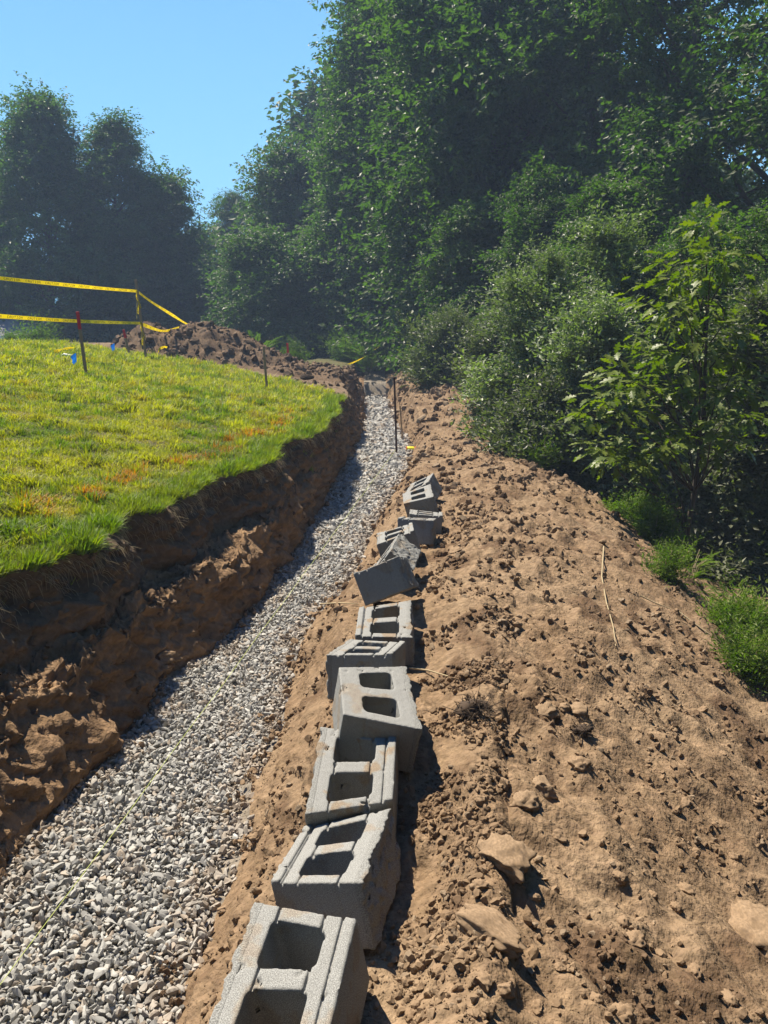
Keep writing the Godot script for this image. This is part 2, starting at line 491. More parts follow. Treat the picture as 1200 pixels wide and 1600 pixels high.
func block_piece(which: int, seed_: int, cell: float) -> ArrayMesh:
	bn.seed = seed_; bn.frequency = 1.0; bn.fractal_octaves = 2
	var lo := Vector3(-0.165, -0.21, -0.24)
	var hi := Vector3(0.17, 0.02, 0.24)
	if which == 1: lo.x = 0.105
	if which == 0: hi.x = 0.135
	if which == 2: hi.x = -0.105; lo.y = -0.05
	var n := Vector3i(((hi - lo) / cell).ceil()) + Vector3i.ONE
	var val := PackedFloat32Array(); val.resize(n.x * n.y * n.z)
	var k := 0
	for z in n.z:
		for y in n.y:
			for x in n.x:
				val[k] = sd_block(lo + Vector3(x, y, z) * cell, which); k += 1
	var sx := 1; var sy := n.x; var sz := n.x * n.y
	var id := PackedInt32Array(); id.resize(val.size()); id.fill(-1)
	var v := PackedVector3Array(); var idx := PackedInt32Array()
	var lim := cell * 1.8
	for z in n.z - 1:
		for y in n.y - 1:
			for x in n.x - 1:
				var b := x + y * sy + z * sz
				if absf(val[b]) > lim: continue
				var sum := Vector3.ZERO; var cnt := 0
				for ax in 3:
					var st: int = [sx, sy, sz][ax]
					var u: int = [sy, sz, sx][ax]
					var w: int = [sz, sx, sy][ax]
					for q in 4:
						var o := b + (u if q & 1 else 0) + (w if q & 2 else 0)
						var a0 := val[o]; var a1 := val[o + st]
						if (a0 < 0) != (a1 < 0):
							var c := Vector3.ZERO
							c[ax] = a0 / (a0 - a1)
							if q & 1: c[(ax + 1) % 3] = 1
							if q & 2: c[(ax + 2) % 3] = 1
							sum += c; cnt += 1
				if cnt:
					id[b] = v.size()
					v.append(lo + (Vector3(x, y, z) + sum / cnt) * cell)
	for z in range(1, n.z - 1):
		for y in range(1, n.y - 1):
			for x in range(1, n.x - 1):
				var b := x + y * sy + z * sz
				if absf(val[b]) > lim: continue
				for ax in 3:
					var st: int = [sx, sy, sz][ax]
					if (val[b] < 0) == (val[b + st] < 0): continue
					var u: int = [sy, sz, sx][ax]
					var w: int = [sz, sx, sy][ax]
					var a := id[b]; var c := id[b - u]; var d := id[b - u - w]; var e := id[b - w]
					if a < 0 or c < 0 or d < 0 or e < 0: continue
					if val[b] < 0: idx.append_array([a, e, d, a, d, c])
					else: idx.append_array([a, c, d, a, d, e])
	# iron and soil stains, with an outline of their own
	var col := PackedColorArray()
	for p in v:
		var st := smoothstep(0.18, 0.42, bn.get_noise_3dv(p * 5.0 + Vector3(seed_, 0, 0)) + 0.25 * bn.get_noise_3dv(p * 22.0)) * (0.8 if seed_ == 42 else 0.45)
		var sp := 1.0 + 0.16 * bn.get_noise_3dv(p * 60.0)
		col.append(Color(1, 1, 1).lerp(Color(0.95, 0.70, 0.48), st) * sp)
	return arr_mesh(v, idx, col)

# ------------------------------------------------------------------ leaves and trees
func leaf(s: Soup, p: Vector3, b: Basis, l: float, w: float, col := Color.WHITE):
	# folded along the midrib; b.y runs along the leaf, b.z is its upper side
	var tip := p + b.y * l - b.z * l * 0.12
	var a := p + b.y * l * 0.42 + b.x * w * 0.5 + b.z * w * 0.12
	var c := p + b.y * l * 0.42 - b.x * w * 0.5 + b.z * w * 0.12
	s.tri(p, tip, a, col); s.tri(p, c, tip, col)

# a bough: leafy twigs filling a flattened, uneven ball of radius r
func bough_mesh(seed_: int, twigs: int, per: int, r: float, l: float, w: float, rise: float) -> ArrayMesh:
	var g := RandomNumberGenerator.new(); g.seed = seed_
	var nz := FastNoiseLite.new(); nz.seed = seed_; nz.frequency = 1.0
	var s := Soup.new()
	for k in twigs:
		var dir := Vector3(g.randfn(), g.randfn() * 0.75, g.randfn()).normalized()
		var reach := r * pow(g.randf(), 0.4) * (0.85 + 1.1 * nz.get_noise_3dv(dir * 1.7))
		var q := dir * Vector3(1, 0.72, 1) * reach
		var z := (dir + Vector3(g.randfn() * 0.5, g.randf_range(-0.5, 0.2) + rise, g.randfn() * 0.5)).normalized()
		var len_ := l * (g.randf_range(2.5, 4.5) if rise == 0.0 else g.randf_range(4.0, 9.0))
		var tone := g.randf_range(0.75, 1.25)
		for j in per:
			var t := (j + g.randf()) / per
			var p := q + z * (t - 0.5) * len_ + Vector3(g.randfn(), g.randfn(), g.randfn()) * l * 0.35
			var ld := (z * 0.5 + Vector3(g.randfn(), g.randf_range(-0.9, 0.4) + rise, g.randfn()) * 0.75).normalized()
			var up := Vector3(g.randfn() * 0.8, 1, g.randfn() * 0.8)
			var x := ld.cross(up).normalized()
			var f := g.randf_range(0.7, 1.25)
			leaf(s, p, Basis(x, ld, x.cross(ld)), l * f, w * f, Color.WHITE * tone * g.randf_range(0.85, 1.15))
	return flat(s)

# a lobed oak leaf lying in x/z, tip along +z
func oak_leaf(s: Soup, p: Vector3, b: Basis, l: float, col: Color):
	var out := [[0.0, 0.02], [0.16, 0.10], [0.22, 0.20], [0.30, 0.07], [0.40, 0.27], [0.50, 0.30], [0.52, 0.09], [0.64, 0.25], [0.76, 0.22], [0.76, 0.08], [0.90, 0.10], [1.0, 0.0]]
	for sd in [-1.0, 1.0]:
		for k in out.size() - 1:
			var a0: float = out[k][0]; var w0: float = out[k][1]; var a1: float = out[k + 1][0]; var w1: float = out[k + 1][1]
			var f := func(a: float, w: float): return p + b.z * (a * l) + b.x * (sd * w * l) + b.y * (l * (0.10 * w - 0.18 * a * a))
			var A: Vector3 = f.call(a0, 0.0); var B: Vector3 = f.call(a0, w0); var C: Vector3 = f.call(a1, w1); var D: Vector3 = f.call(a1, 0.0)
			if sd > 0: s.tri(A, D, C, col); s.tri(A, C, B, col)
			else: s.tri(A, C, D, col); s.tri(A, B, C, col)

func limb(s: Soup, a: Vector3, b: Vector3, r0: float, r1: float, g: RandomNumberGenerator, sag := 0.1, sides := 6):
	var n := 6
	var p := PackedVector3Array(); var r := PackedFloat32Array()
	var L := (b - a).length()
	var off := Vector3(g.randfn(), g.randfn() * 0.3, g.randfn()) * L * 0.05
	for k in n + 1:
		var t := float(k) / n
		p.append(a.lerp(b, t) + Vector3.UP * sin(t * PI) * L * sag + off * sin(t * PI * 2.0))
		r.append(lerpf(r0, r1, t))
	s.tube(p, r, sides)

func tree(called: String, label: String, at: Vector3, h: float, cr: float, low: float, o: Dictionary, group := "trees of the wood", category := "tree"):
	# h height, cr crown radius, low fraction of height where the crown begins
	var g := RandomNumberGenerator.new(); g.seed = o.get("seed", 1)
	var root := base(called, at, label, category, group)
	var s := Soup.new()
	var tr: float = o.get("trunk", h * 0.014)
	var p := PackedVector3Array(); var r := PackedFloat32Array()
	var lean := Vector3(g.randfn() * 0.02, 0, g.randfn() * 0.02) * h
	for k in 9:
		var t := k / 8.0
		p.append(Vector3(0, t * h * 0.9 - 0.3, 0) + lean * t * t + Vector3(g.randfn(), 0, g.randfn()) * tr * 0.5)
		r.append(lerpf(tr * (1.5 if k == 0 else 1.0), tr * 0.2, t))
	s.tube(p, r, 8)
	var groups := [[[], []], [[], []], [[], []], [[], []], [[], []]]
	var nb: int = o.get("boughs", 60)
	var br: float = o.get("br", 1.2)
	var c0: Color = o.get("col", Color(0.082, 0.115, 0.042))
	var c1: Color = o.get("col2", Color(0.13, 0.165, 0.062))
	var nz := FastNoiseLite.new(); nz.seed = o.get("seed", 1) + 5; nz.frequency = 0.6
	for k in nb:
		var t := (k + g.randf()) / nb
		var ang := g.randf() * TAU + k * 2.4
		var env := sqrt(maxf(0.0, 1.0 - pow(absf(t - 0.38) / 0.62 if t > 0.38 else (0.38 - t) / 0.55, 2.2)))
		if o.get("cone", false): env = pow(1.0 - t, 0.62) * smoothstep(-0.15, 0.12, t)
		var rr := cr * env * (0.45 + 0.55 * sqrt(g.randf())) * (1.0 + 0.5 * nz.get_noise_2d(ang * 2.0, t * 8.0))
		if o.get("loose", false): rr *= g.randf_range(0.55, 1.45)
		var hb := lerpf(h * low, h, t)
		var bc := Vector3(cos(ang) * rr, hb, sin(ang) * rr) + lean * t
		var brr := br * g.randf_range(0.5, 1.35) * (1.0 - 0.3 * t)
		if k % 2 == 0 or o.get("limbs", false):
			var ht := clampf((hb - rr * 0.55) / (h * 0.9), 0.05, 0.92)
			var st := p[clampi(int(ht * 8), 0, 7)].lerp(p[clampi(int(ht * 8) + 1, 0, 8)], ht * 8 - int(ht * 8))
			limb(s, st, bc, maxf(0.012, tr * 0.42 * (1.0 - t * 0.7)), 0.012, g, 0.08)
		var tint := mixc(c0, c1, g.randf())
		var f: float = brr / o.get("unit", 1.0)
		var q: Array = groups[g.randi() % groups.size()]
		q[0].append(Transform3D(Basis.from_euler(Vector3(g.randfn() * 0.15, g.randf() * TAU, g.randfn() * 0.15)).scaled(Vector3(f, f * g.randf_range(0.8, 1.1), f)), bc))
		q[1].append(tint * g.randf_range(0.85, 1.15))
	part("trunk", smooth(s), o.get("bark", M.bark), root)
	var set_: Array = o.get("set", M.broad)
	var cr_node := Node3D.new()
	cr_node.name = o.get("crown_name", "crown")
	cr_node.set_meta("kind", "stuff")
	root.add_child(cr_node)
	for k in groups.size():
		copies("bough", set_[k], o.get("leafmat", M.leaf), cr_node, groups[k][0], groups[k][1]).set_meta("kind", "stuff")
	return root

# ------------------------------------------------------------------ small built things
func bar(s: Soup, a: Vector3, b: Vector3, w: float, t: float):
	var y := (b - a).normalized()
	var x := y.cross(Vector3(0.1, 0.0, 1.0)).normalized()
	s.box((a + b) / 2, Vector3(w / 2, (b - a).length() / 2, t / 2), Basis(x, y, x.cross(y)), minf(w, t) * 0.15)

func stake(called: String, label: String, foot: Vector3, top: Vector3, w: float, t: float, red: float, m: Material):
	var root := base(called, foot, label, "stake", "survey stakes on the lawn")
	var up := top - foot
	var s := Soup.new(); bar(s, -up.normalized() * 0.12, up * (1.0 - red), w, t)
	part("shaft", flat(s), m, root)
	if red > 0:
		var q := Soup.new(); bar(q, up * (1.0 - red), up, w * 1.03, t * 1.05)
		part("painted_top", flat(q), M.red, root)
	return root

func ribbon(a: Vector3, b: Vector3, w: float, sag: float, twist: float, n := 40, seed_ := 1) -> ArrayMesh:
	var v := PackedVector3Array(); var uv := PackedVector2Array(); var nr := PackedVector3Array(); var idx := PackedInt32Array()
	var t := (b - a).normalized()
	var side := t.cross(Vector3.UP).normalized()
	var L := (b - a).length()
	var g := RandomNumberGenerator.new(); g.seed = seed_
	var ph := g.randf() * TAU
	for k in n + 1:
		var f := float(k) / n
		var c := a.lerp(b, f) - Vector3.UP * sag * sin(f * PI) + side * 0.02 * sin(f * 9.0 + ph)
		var an := 0.35 * sin(f * 7.0 + ph) + twist * f
		var u := Vector3.UP * cos(an) + side * sin(an)
		var wn := w * (1.0 - 0.25 * absf(sin(f * 5.0 + ph)))
		v.append(c + u * wn / 2); v.append(c - u * wn / 2)
		nr.append(u.cross(t)); nr.append(u.cross(t))
		uv.append(Vector2(f * L / 0.6, 0)); uv.append(Vector2(f * L / 0.6, 1))
		if k < n: idx.append_array([k * 2, k * 2 + 2, k * 2 + 1, k * 2 + 1, k * 2 + 2, k * 2 + 3])
	var arr := []; arr.resize(Mesh.ARRAY_MAX)
	for k in nr.size(): nr[k] = -nr[k]
	arr[Mesh.ARRAY_VERTEX] = v; arr[Mesh.ARRAY_NORMAL] = nr; arr[Mesh.ARRAY_TEX_UV] = uv; arr[Mesh.ARRAY_INDEX] = idx
	var m := ArrayMesh.new(); m.add_surface_from_arrays(Mesh.PRIMITIVE_TRIANGLES, arr)
	return m

func tape_texture() -> ImageTexture:
	var font := {"C": [14, 17, 16, 16, 16, 17, 14], "A": [14, 17, 17, 31, 17, 17, 17], "U": [17, 17, 17, 17, 17, 17, 14], "T": [31, 4, 4, 4, 4, 4, 4], "I": [14, 4, 4, 4, 4, 4, 14], "O": [14, 17, 17, 17, 17, 17, 14], "N": [17, 25, 21, 19, 17, 17, 17]}
	var im := Image.create(256, 32, false, Image.FORMAT_RGB8)
	im.fill(Color(0.93, 0.86, 0.12))
	var x := 20
	for ch in "CAUTION":
		for r in 7:
			for c in 5:
				if font[ch][r] & (16 >> c): im.fill_rect(Rect2i(x + c * 4, 6 + r * 3, 4, 3), Color(0.04, 0.04, 0.04))
		x += 28
	return tex(im)

# ================================================================== scene
func _ready():
	rng.seed = 7
	# ---- camera
	var cam := Camera3D.new()
	cam.name = "camera"
	cam.position = Vector3(0, CAM_Y, 0)
	cam.rotation_degrees = Vector3(-PITCH, 0, 0)
	cam.fov = rad_to_deg(2.0 * atan(800.0 / FPX))
	cam.near = 0.05
	cam.far = 600.0
	add_child(cam)
	cam.current = true
	# ---- sky, air, exposure
	var env := Environment.new()
	var sm := ProceduralSkyMaterial.new()
	sm.sky_top_color = Color(0.15, 0.30, 0.54)
	sm.sky_horizon_color = Color(0.45, 0.665, 0.79)
	sm.sky_curve = 0.42
	sm.ground_bottom_color = Color(0.12, 0.11, 0.09)
	sm.ground_horizon_color = Color(0.3, 0.32, 0.3)
	sm.sun_angle_max = 0.0
	var sky := Sky.new(); sky.sky_material = sm
	env.background_mode = Environment.BG_SKY
	env.sky = sky
	env.background_energy_multiplier = 1.0
	env.tonemap_mode = Environment.TONE_MAPPER_LINEAR
	env.tonemap_exposure = 2.45
	env.sdfgi_enabled = true
	env.ssao_enabled = true
	env.ssil_enabled = true
	env.fog_enabled = true
	env.fog_density = 0.0021
	env.fog_light_color = Color(0.75, 0.85, 1.0)
	var we := WorldEnvironment.new(); we.name = "environment"; we.environment = env
	add_child(we)
	# ---- sun: high, ahead of the camera and to its left
	var sun := DirectionalLight3D.new()
	sun.name = "sun"
	sun.light_energy = 1.6
	sun.light_color = Color(1.0, 0.955, 0.87)
	sun.light_angular_distance = 0.5
	sun.shadow_enabled = true
	add_child(sun)
	sun.look_at_from_position(Vector3(-0.43, 1.0, -0.46) * 50.0, Vector3.ZERO)

	nA.seed = 11; nA.frequency = 1.0; nA.fractal_octaves = 3
	nB.seed = 23; nB.frequency = 1.0; nB.fractal_octaves = 3
	nC.seed = 37; nC.frequency = 1.0; nC.fractal_octaves = 2
	nD.seed = 51; nD.noise_type = FastNoiseLite.TYPE_CELLULAR; nD.frequency = 1.0; nD.fractal_type = FastNoiseLite.FRACTAL_NONE; nD.cellular_return_type = FastNoiseLite.RETURN_DISTANCE
	materials()
	build_grid()
	ground()
	gravel()
	mound()
	print("terrain done ", Time.get_ticks_msec())
	blocks()
	print("blocks done ", Time.get_ticks_msec())
	woods()
	print("woods done ", Time.get_ticks_msec())
	lawn_grass()
	stones_and_clods()
	site_things()
	weeds()
	print("all done ", Time.get_ticks_msec())

func materials():
	var t1 := tex(noise_img(512, 0.02, 5, 3, 0.62, 1.0))
	var h1 := tex(noise_img(512, 0.035, 6, 4))
	var t2 := tex(noise_img(512, 0.11, 4, 8, 0.55, 1.0))
	M.soil = mat(Color.WHITE, 0.95, true); M.soil.metallic_specular = 0.15
	grain(M.soil, t1, 1.7, h1, 1.25)
	M.lawn = mat(Color.WHITE, 0.95, true)
	grain(M.lawn, t1, 1.0, h1, 1.0)
	M.clod = mat(Color.WHITE, 0.95, true); M.clod.metallic_specular = 0.15
	grain(M.clod, t1, 1.0, null, 0.0, false)
	M.stone = mat(Color.WHITE, 0.8, true); M.stone.metallic_specular = 0.35
	grain(M.stone, t2, 3.0, null, 0.0, false)
	var t3 := tex(noise_img(512, 0.2, 3, 9, 0.42, 1.0))
	M.concrete = mat(lin(0.48, 0.478, 0.462), 0.92, true); M.concrete.metallic_specular = 0.2
	grain(M.concrete, t3, 2.6, t3, 0.22, false)
	M.rough_concrete = mat(lin(0.43, 0.428, 0.412), 0.92, true); M.rough_concrete.metallic_specular = 0.2
	grain(M.rough_concrete, t3, 1.8, t3, 0.5, false)
	M.bark = mat(lin(0.075, 0.06, 0.048), 0.95)
	M.leaf = leaf_mat(Color(0.75, 1.0, 0.3), 0.5)
	M.leaf_far = leaf_mat(Color(0.6, 0.8, 0.3), 0.6)
	M.olive = leaf_mat(Color(0.75, 0.9, 0.4), 0.45)
	M.oak = leaf_mat(Color(0.9, 1.0, 0.15), 0.45)
	M.grass = leaf_mat(Color(0.95, 1.0, 0.2), 0.6)
	M.weed = leaf_mat(Color(0.8, 1.0, 0.25), 0.55)
	M.broad = []; M.silver = []; M.coarse = []; M.fine = []; M.weeds = []
	for k in 5:
		M.broad.append(bough_mesh(10 + k, 100, 12, 1.4, 0.15, 0.085, 0.0))
		M.fine.append(bough_mesh(50 + k, 95, 12, 0.8, 0.105, 0.062, 0.0))
		M.silver.append(bough_mesh(20 + k, 48, 18, 0.50, 0.078, 0.034, 0.55))
		M.weeds.append(bough_mesh(60 + k, 26, 13, 0.42, 0.11, 0.026, 0.6))
		M.coarse.append(bough_mesh(30 + k, 60, 10, 1.3, 0.20, 0.13, 0.0))
	M.red = mat(lin(0.50, 0.03, 0.035), 0.6)
	M.lath = mat(lin(0.30, 0.21, 0.12), 0.85)
	M.post = mat(lin(0.25, 0.185, 0.12), 0.85)
	M.rust = mat(lin(0.055, 0.025, 0.018), 0.7)
	M.blue = mat(lin(0.01, 0.22, 0.62), 0.5)
	M.blue.backlight_enabled = true; M.blue.backlight = Color(0.1, 0.4, 0.8)
	M.wire = mat(lin(0.4, 0.4, 0.4), 0.5)
	M.string = mat(lin(0.42, 0.48, 0.14), 0.7)
	M.dry = mat(lin(0.30, 0.24, 0.15), 0.9)
	M.root = mat(lin(0.07, 0.05, 0.035), 0.95)
	M.dark_soil = mat(lin(0.06, 0.042, 0.03), 0.95)
	M.clod_plain = mat(lin(0.33, 0.225, 0.14), 0.95)
	grain(M.clod_plain, t1, 0.8, null, 0.0, false)
	M.rock = mat(lin(0.33, 0.228, 0.143), 0.95)
	grain(M.rock, t1, 0.8, null, 0.0, false)
	M.tape = mat(Color.WHITE, 0.35)
	M.tape.albedo_texture = tape_texture()
	M.tape.backlight_enabled = true; M.tape.backlight = Color(0.9, 0.85, 0.3)

func leaf_mat(back: Color, rough: float) -> StandardMaterial3D:
	var m := mat(Color.WHITE, rough, true)
	m.metallic_specular = 0.4
	m.backlight_enabled = true
	m.backlight = back
	return m

# ------------------------------------------------------------------ ground
var dry := Color(0.325, 0.228, 0.146)
var tan_ := Color(0.26, 0.175, 0.108)
var moist := Color(0.15, 0.096, 0.06)
var top_soil := Color(0.17, 0.122, 0.083)

func soil_colour(p: Vector3) -> Color:
	var a := nA.get_noise_3d(p.x * 1.1, p.y * 2.0, p.z * 1.1)
	var b := nB.get_noise_3d(p.x * 4.0, p.y * 4.0, p.z * 4.0)
	var c := mixc(dry, tan_, 0.5 + a * 0.9 + b * 0.4)
	return mixc(c, moist, smoothstep(0.05, 0.4, b * 0.6 + nA.get_noise_3d(p.x * 1.3 + 9.0, 3.0, p.z * 1.3) * 0.8) * 0.8)

func ground():
	var lawn_col := func(p: Vector3, _c: int) -> Color:
		var d := -p.z
		var g := mixc(Color(0.09, 0.10, 0.03), Color(0.15, 0.12, 0.05), 0.5 + nB.get_noise_3d(p.x * 2.0, 0, p.z * 2.0))
		if d > 24.0 or p.x < -12.0: return g
		return mixc(soil_colour(p) * 0.75, g, lawn_mask(p.x, d))
	var wall_col := func(p: Vector3, c: int) -> Color:
		if c < seg_col[5]:
			var f: float = float(c - seg_col[4]) / SEG[4][0]
			return mixc(mixc(top_soil, Color(0.26, 0.175, 0.112), smoothstep(0.45, 0.75, f + 0.35 * nB.get_noise_3d(p.x * 3.0, p.y * 3.0, p.z * 3.0))), tan_, 0.25 * smoothstep(0.1, 0.4, nA.get_noise_3d(p.x * 3.0, p.y * 3.0, p.z * 3.0)))
		return mixc(Color(0.36, 0.235, 0.14), Color(0.21, 0.135, 0.08), 0.5 + 0.9 * nB.get_noise_3d(p.x * 2.2, p.y * 4.0, p.z * 2.2) + 0.6 * nA.get_noise_3d(p.x * 1.1, p.y * 9.0, p.z))
	var bed_col := func(p: Vector3, _c: int) -> Color:
		return mixc(Color(0.32, 0.27, 0.21), Color(0.26, 0.23, 0.20), 0.5 + nA.get_noise_3d(p.x * 3.0, 0, p.z * 3.0))
	var bank_col := func(p: Vector3, _c: int) -> Color: return soil_colour(p)
	var wood_col := func(p: Vector3, _c: int) -> Color:
		return mixc(Color(0.27, 0.185, 0.118), Color(0.22, 0.16, 0.095), 0.5 + nA.get_noise_3d(p.x * 2.0, 0, p.z * 2.0))
	var bounds := [["lawn", 0, 4, M.lawn, lawn_col], ["trench_side_ground", 4, 7, M.soil, wall_col], ["trench_bed_ground", 7, 8, M.soil, bed_col], ["spoil_bank_ground", 8, 13, M.soil, bank_col], ["wood_ground", 13, 16, M.soil, wood_col]]
	for b in bounds:
		var o := solo(b[0], strip_mesh(seg_col[b[1]], seg_col[b[2]], b[4]), b[3])
		tag(o, "", "", "", "structure")
	tag(get_node("lawn"), "sloping green lawn above the trench", "lawn")
	tag(get_node("trench_side_ground"), "stepped brown soil cut below the lawn edge", "ground")
	tag(get_node("trench_bed_ground"), "earth bed of the trench under the gravel", "ground")
	tag(get_node("spoil_bank_ground"), "long bank of loose tan soil beside the trench", "ground")
	tag(get_node("wood_ground"), "dark woodland floor below the soil bank", "ground")

# ------------------------------------------------------------------ gravel
func gravel():
	var root := base("gravel", Vector3.ZERO, "pale grey crushed stone gravel filling the trench bottom", "gravel")
	root.set_meta("kind", "stuff")
	var kinds := []
	for k in 6: kinds.append([stone_mesh(100 + k, 10, 0.10, true), [], []])
	var c0 := seg_col[7]; var c1 := seg_col[8]
	for layer in 2:
		var d := 0.9
		while d < 28.6:
			var step := maxf(0.0205, 0.0041 * d)
			var xl := tab(T_GL, d); var xr := tab(T_GR, d)
			var n := int((xr - xl + 0.12) / step)
			for k in n:
				var x := xl - 0.05 + (k + rng.randf()) * step
				var dd := d + rng.randf() * step
				var f := (x - xl) / (xr - xl)
				# thins out into the soil at both edges
				var rim := minf(f, 1.0 - f) * (xr - xl) + nB.get_noise_2d(x * 5.0, dd * 5.0) * 0.10
				if rim < -0.02 + rng.randf() * 0.07: continue
				var size := step * rng.randf_range(0.6, 0.9)
				size *= 0.7 + pow(rng.randf(), 2.0) * 0.85
				var y := -0.03 + layer * 0.016 + nA.get_noise_2d(x * 2.0, dd * 2.0) * 0.018 + rng.randf_range(-0.006, 0.008)
				var b := rnd_basis() * Basis.from_scale(Vector3(size * rng.randf_range(1.0, 1.6), size * rng.randf_range(0.5, 0.85), size * rng.randf_range(0.65, 1.1)))
				var g := rng.randf_range(0.37, 0.68)
				var c := Color(g, g * 0.98, g * 0.93)
				var dirty := smoothstep(0.20, 0.02, rim) + smoothstep(0.15, 0.5, nA.get_noise_2d(x * 2.5 + 7.0, dd * 1.2)) * 0.5
				if rng.randf() < 0.16 + dirty: c = mixc(c, Color(0.48, 0.37, 0.27), rng.randf_range(0.2, 0.8))
				if rng.randf() < 0.06: c = c * 0.6
				var q: Array = kinds[rng.randi() % 6]
				q[1].append(Transform3D(b, Vector3(x, y, -dd))); q[2].append(c)
			d += step
	for q in kinds:
		var o := copies("crushed_stone", q[0], M.stone, root, q[1], q[2])
		o.set_meta("kind", "stuff")

var heap := PackedVector3Array()

# ------------------------------------------------------------------ heap of soil behind the lawn
func mound():
	var v := PackedVector3Array(); var idx := PackedInt32Array(); var col := PackedColorArray()
	var nx := 200; var nzz := 150
	var bumps := [[-5.05, 20.4, 1.05, 1.35, 1.1], [-4.2, 20.6, 0.75, 1.0, 1.0], [-3.2, 20.2, 0.55, 0.9, 0.9], [-6.1, 19.9, 0.50, 0.55, 0.7], [-2.4, 19.6, 0.30, 0.8, 0.8], [-4.6, 19.2, 0.3, 1.4, 0.6], [-1.5, 20.3, 0.34, 0.9, 1.0], [-1.1, 18.6, 0.26, 0.5, 0.6], [-2.3, 18.4, 0.2, 0.8, 0.5], [-0.9, 22.5, 0.3, 0.5, 1.2]]
	for j in nzz + 1:
		for k in nx + 1:
			var x := lerpf(-8.0, 0.0, float(k) / nx)
			var d := lerpf(17.4, 24.5, float(j) / nzz)
			var h := 0.0
			for b in bumps:
				var r := Vector2((x - b[0]) / b[3], (d - b[1]) / b[4]).length()
				h = maxf(h, 0.0) + b[2] * exp(-r * r)
			var w := smoothstep(0.06, 0.4, h)
			var y := gy(x, d) - 0.07 + h * 0.62 + w * (nA.get_noise_3d(x * 0.9, d * 0.9, 2.0) * 0.22 + nB.get_noise_3d(x * 2.7, d * 2.7, 2.0) * 0.055 + lump(x * 0.5, d * 0.5, 8.0) * 0.025 + lump(x, d, 3.0) * 0.04 + nC.get_noise_3d(x * 14.0, d * 14.0, 1.0) * 0.03)
			v.append(Vector3(x, y, -d))
			col.append(mixc(soil_colour(Vector3(x, y, -d)) * 0.8, Color(0.185, 0.126, 0.083), 0.7))
	for j in nzz:
		for k in nx:
			var a := j * (nx + 1) + k
			idx.append_array([a, a + nx + 1, a + 1, a + 1, a + nx + 1, a + nx + 2])
	heap = v
	var o := solo("soil_heap", arr_mesh(v, idx, col), M.soil)
	tag(o, "large heap of dug brown soil behind the lawn crest", "soil heap", "", "structure")

# ------------------------------------------------------------------ blocks
func blocks():
	var variants := []
	for k in 3:
		variants.append([block_piece(0, 40 + k, 0.0044), block_piece(1, 40 + k, 0.0052), block_piece(2, 40 + k, 0.0048)])
	var L := [
		[Vector3(-0.243, -1.484, -1.541), Vector3(-0.97, -0.15, -0.18), Vector3(-0.17, 0.98, 0.09), 0, "grey hollow concrete block at the near end of the row, two open cores upward"],
		[Vector3(-0.158, -1.547, -2.11), Vector3(0.96, 0.25, 0.15), Vector3(-0.22, 0.96, -0.18), 1, "grey hollow block tipped toward the gravel with its rough face toward the bank"],
		[Vector3(-0.11, -1.504, -2.502), Vector3(-1, -0.05, -0.06), Vector3(-0.06, 0.98, 0.17), 2, "grey hollow block with rust stained web, third from the near end of the row"],
		[Vector3(-0.056, -1.575, -2.859), Vector3(0.98, -0.15, -0.12), Vector3(-0.16, -0.98, -0.10), 0, "pale concrete block lying underside up with narrow tapered cores and no grooves"],
		[Vector3(-0.074, -1.432, -3.428), Vector3(-0.98, -0.05, -0.19), Vector3(-0.01, 0.97, -0.23), 1, "grey hollow block leaning away behind the underside up pale block"],
		[Vector3(0.004, -1.477, -3.918), Vector3(1, 0.09, 0.04), Vector3(-0.09, 0.99, 0.09), 2, "grey hollow block with tan stain, lying before the dark tilted block"],
		[Vector3(-0.019, -1.355, -4.529), Vector3(0.92, 0.39, 0.03), Vector3(-0.36, 0.87, -0.32), 0, "dark tilted block showing a plain shaded end, raised off the soil"],
		[Vector3(-0.011, -1.471, -5.094), Vector3(0.58, 0.81, 0.10), Vector3(-0.80, 0.59, -0.11), 1, "block tipped on its side with the rough speckled split face upward"],
		[Vector3(0.082, -1.452, -5.718), Vector3(-0.95, -0.31, 0.02), Vector3(-0.31, 0.95, -0.06), 2, "pale hollow block half hidden behind the speckled split face block"],
		[Vector3(0.282, -1.466, -6.254), Vector3(0.99, -0.01, 0.13), Vector3(0.04, 0.98, -0.19), 0, "upright block showing a tall dark end between two pale topped blocks"],
		[Vector3(0.379, -1.535, -6.773), Vector3(-0.99, 0.08, -0.07), Vector3(0.09, 0.99, -0.13), 1, "low block mostly hidden behind the upright dark ended block"],
		[Vector3(0.385, -1.662, -7.329), Vector3(0.96, 0.29, 0.02), Vector3(0.29, -0.95, -0.08), 2, "pale block lying underside up with two slot cores, second last of the row"],
		[Vector3(0.36, -1.475, -7.87), Vector3(-0.84, -0.48, -0.24), Vector3(-0.49, 0.87, -0.02), 0, "steeply tilted hollow block at the far end of the row"]]
	for e in L:
		var x: Vector3 = e[1].normalized()
		var z := x.cross(e[2]).normalized()
		var b := Basis(x, z.cross(x), z)
		var root := base("concrete_block", e[0] + Vector3(0, CAM_Y, 0), e[4], "concrete block", "row of hollow concrete blocks on the soil bank")
		root.basis = b
		var q: Array = variants[e[3]]
		part("body", q[0], M.concrete, root)
		part("split_face", q[1], M.rough_concrete, root)
		part("rear_lip", q[2], M.concrete, root)

# ------------------------------------------------------------------ trees
func on_ground(px: float, d: float) -> Vector3:
	var x := (px - 600.0) / FPX * d * 0.985
	return Vector3(x, gy(x, d), -d)

func top_at(py: float, d: float) -> float:
	var r := ray(600, py)
	return CAM_Y + r.y * d / -r.z

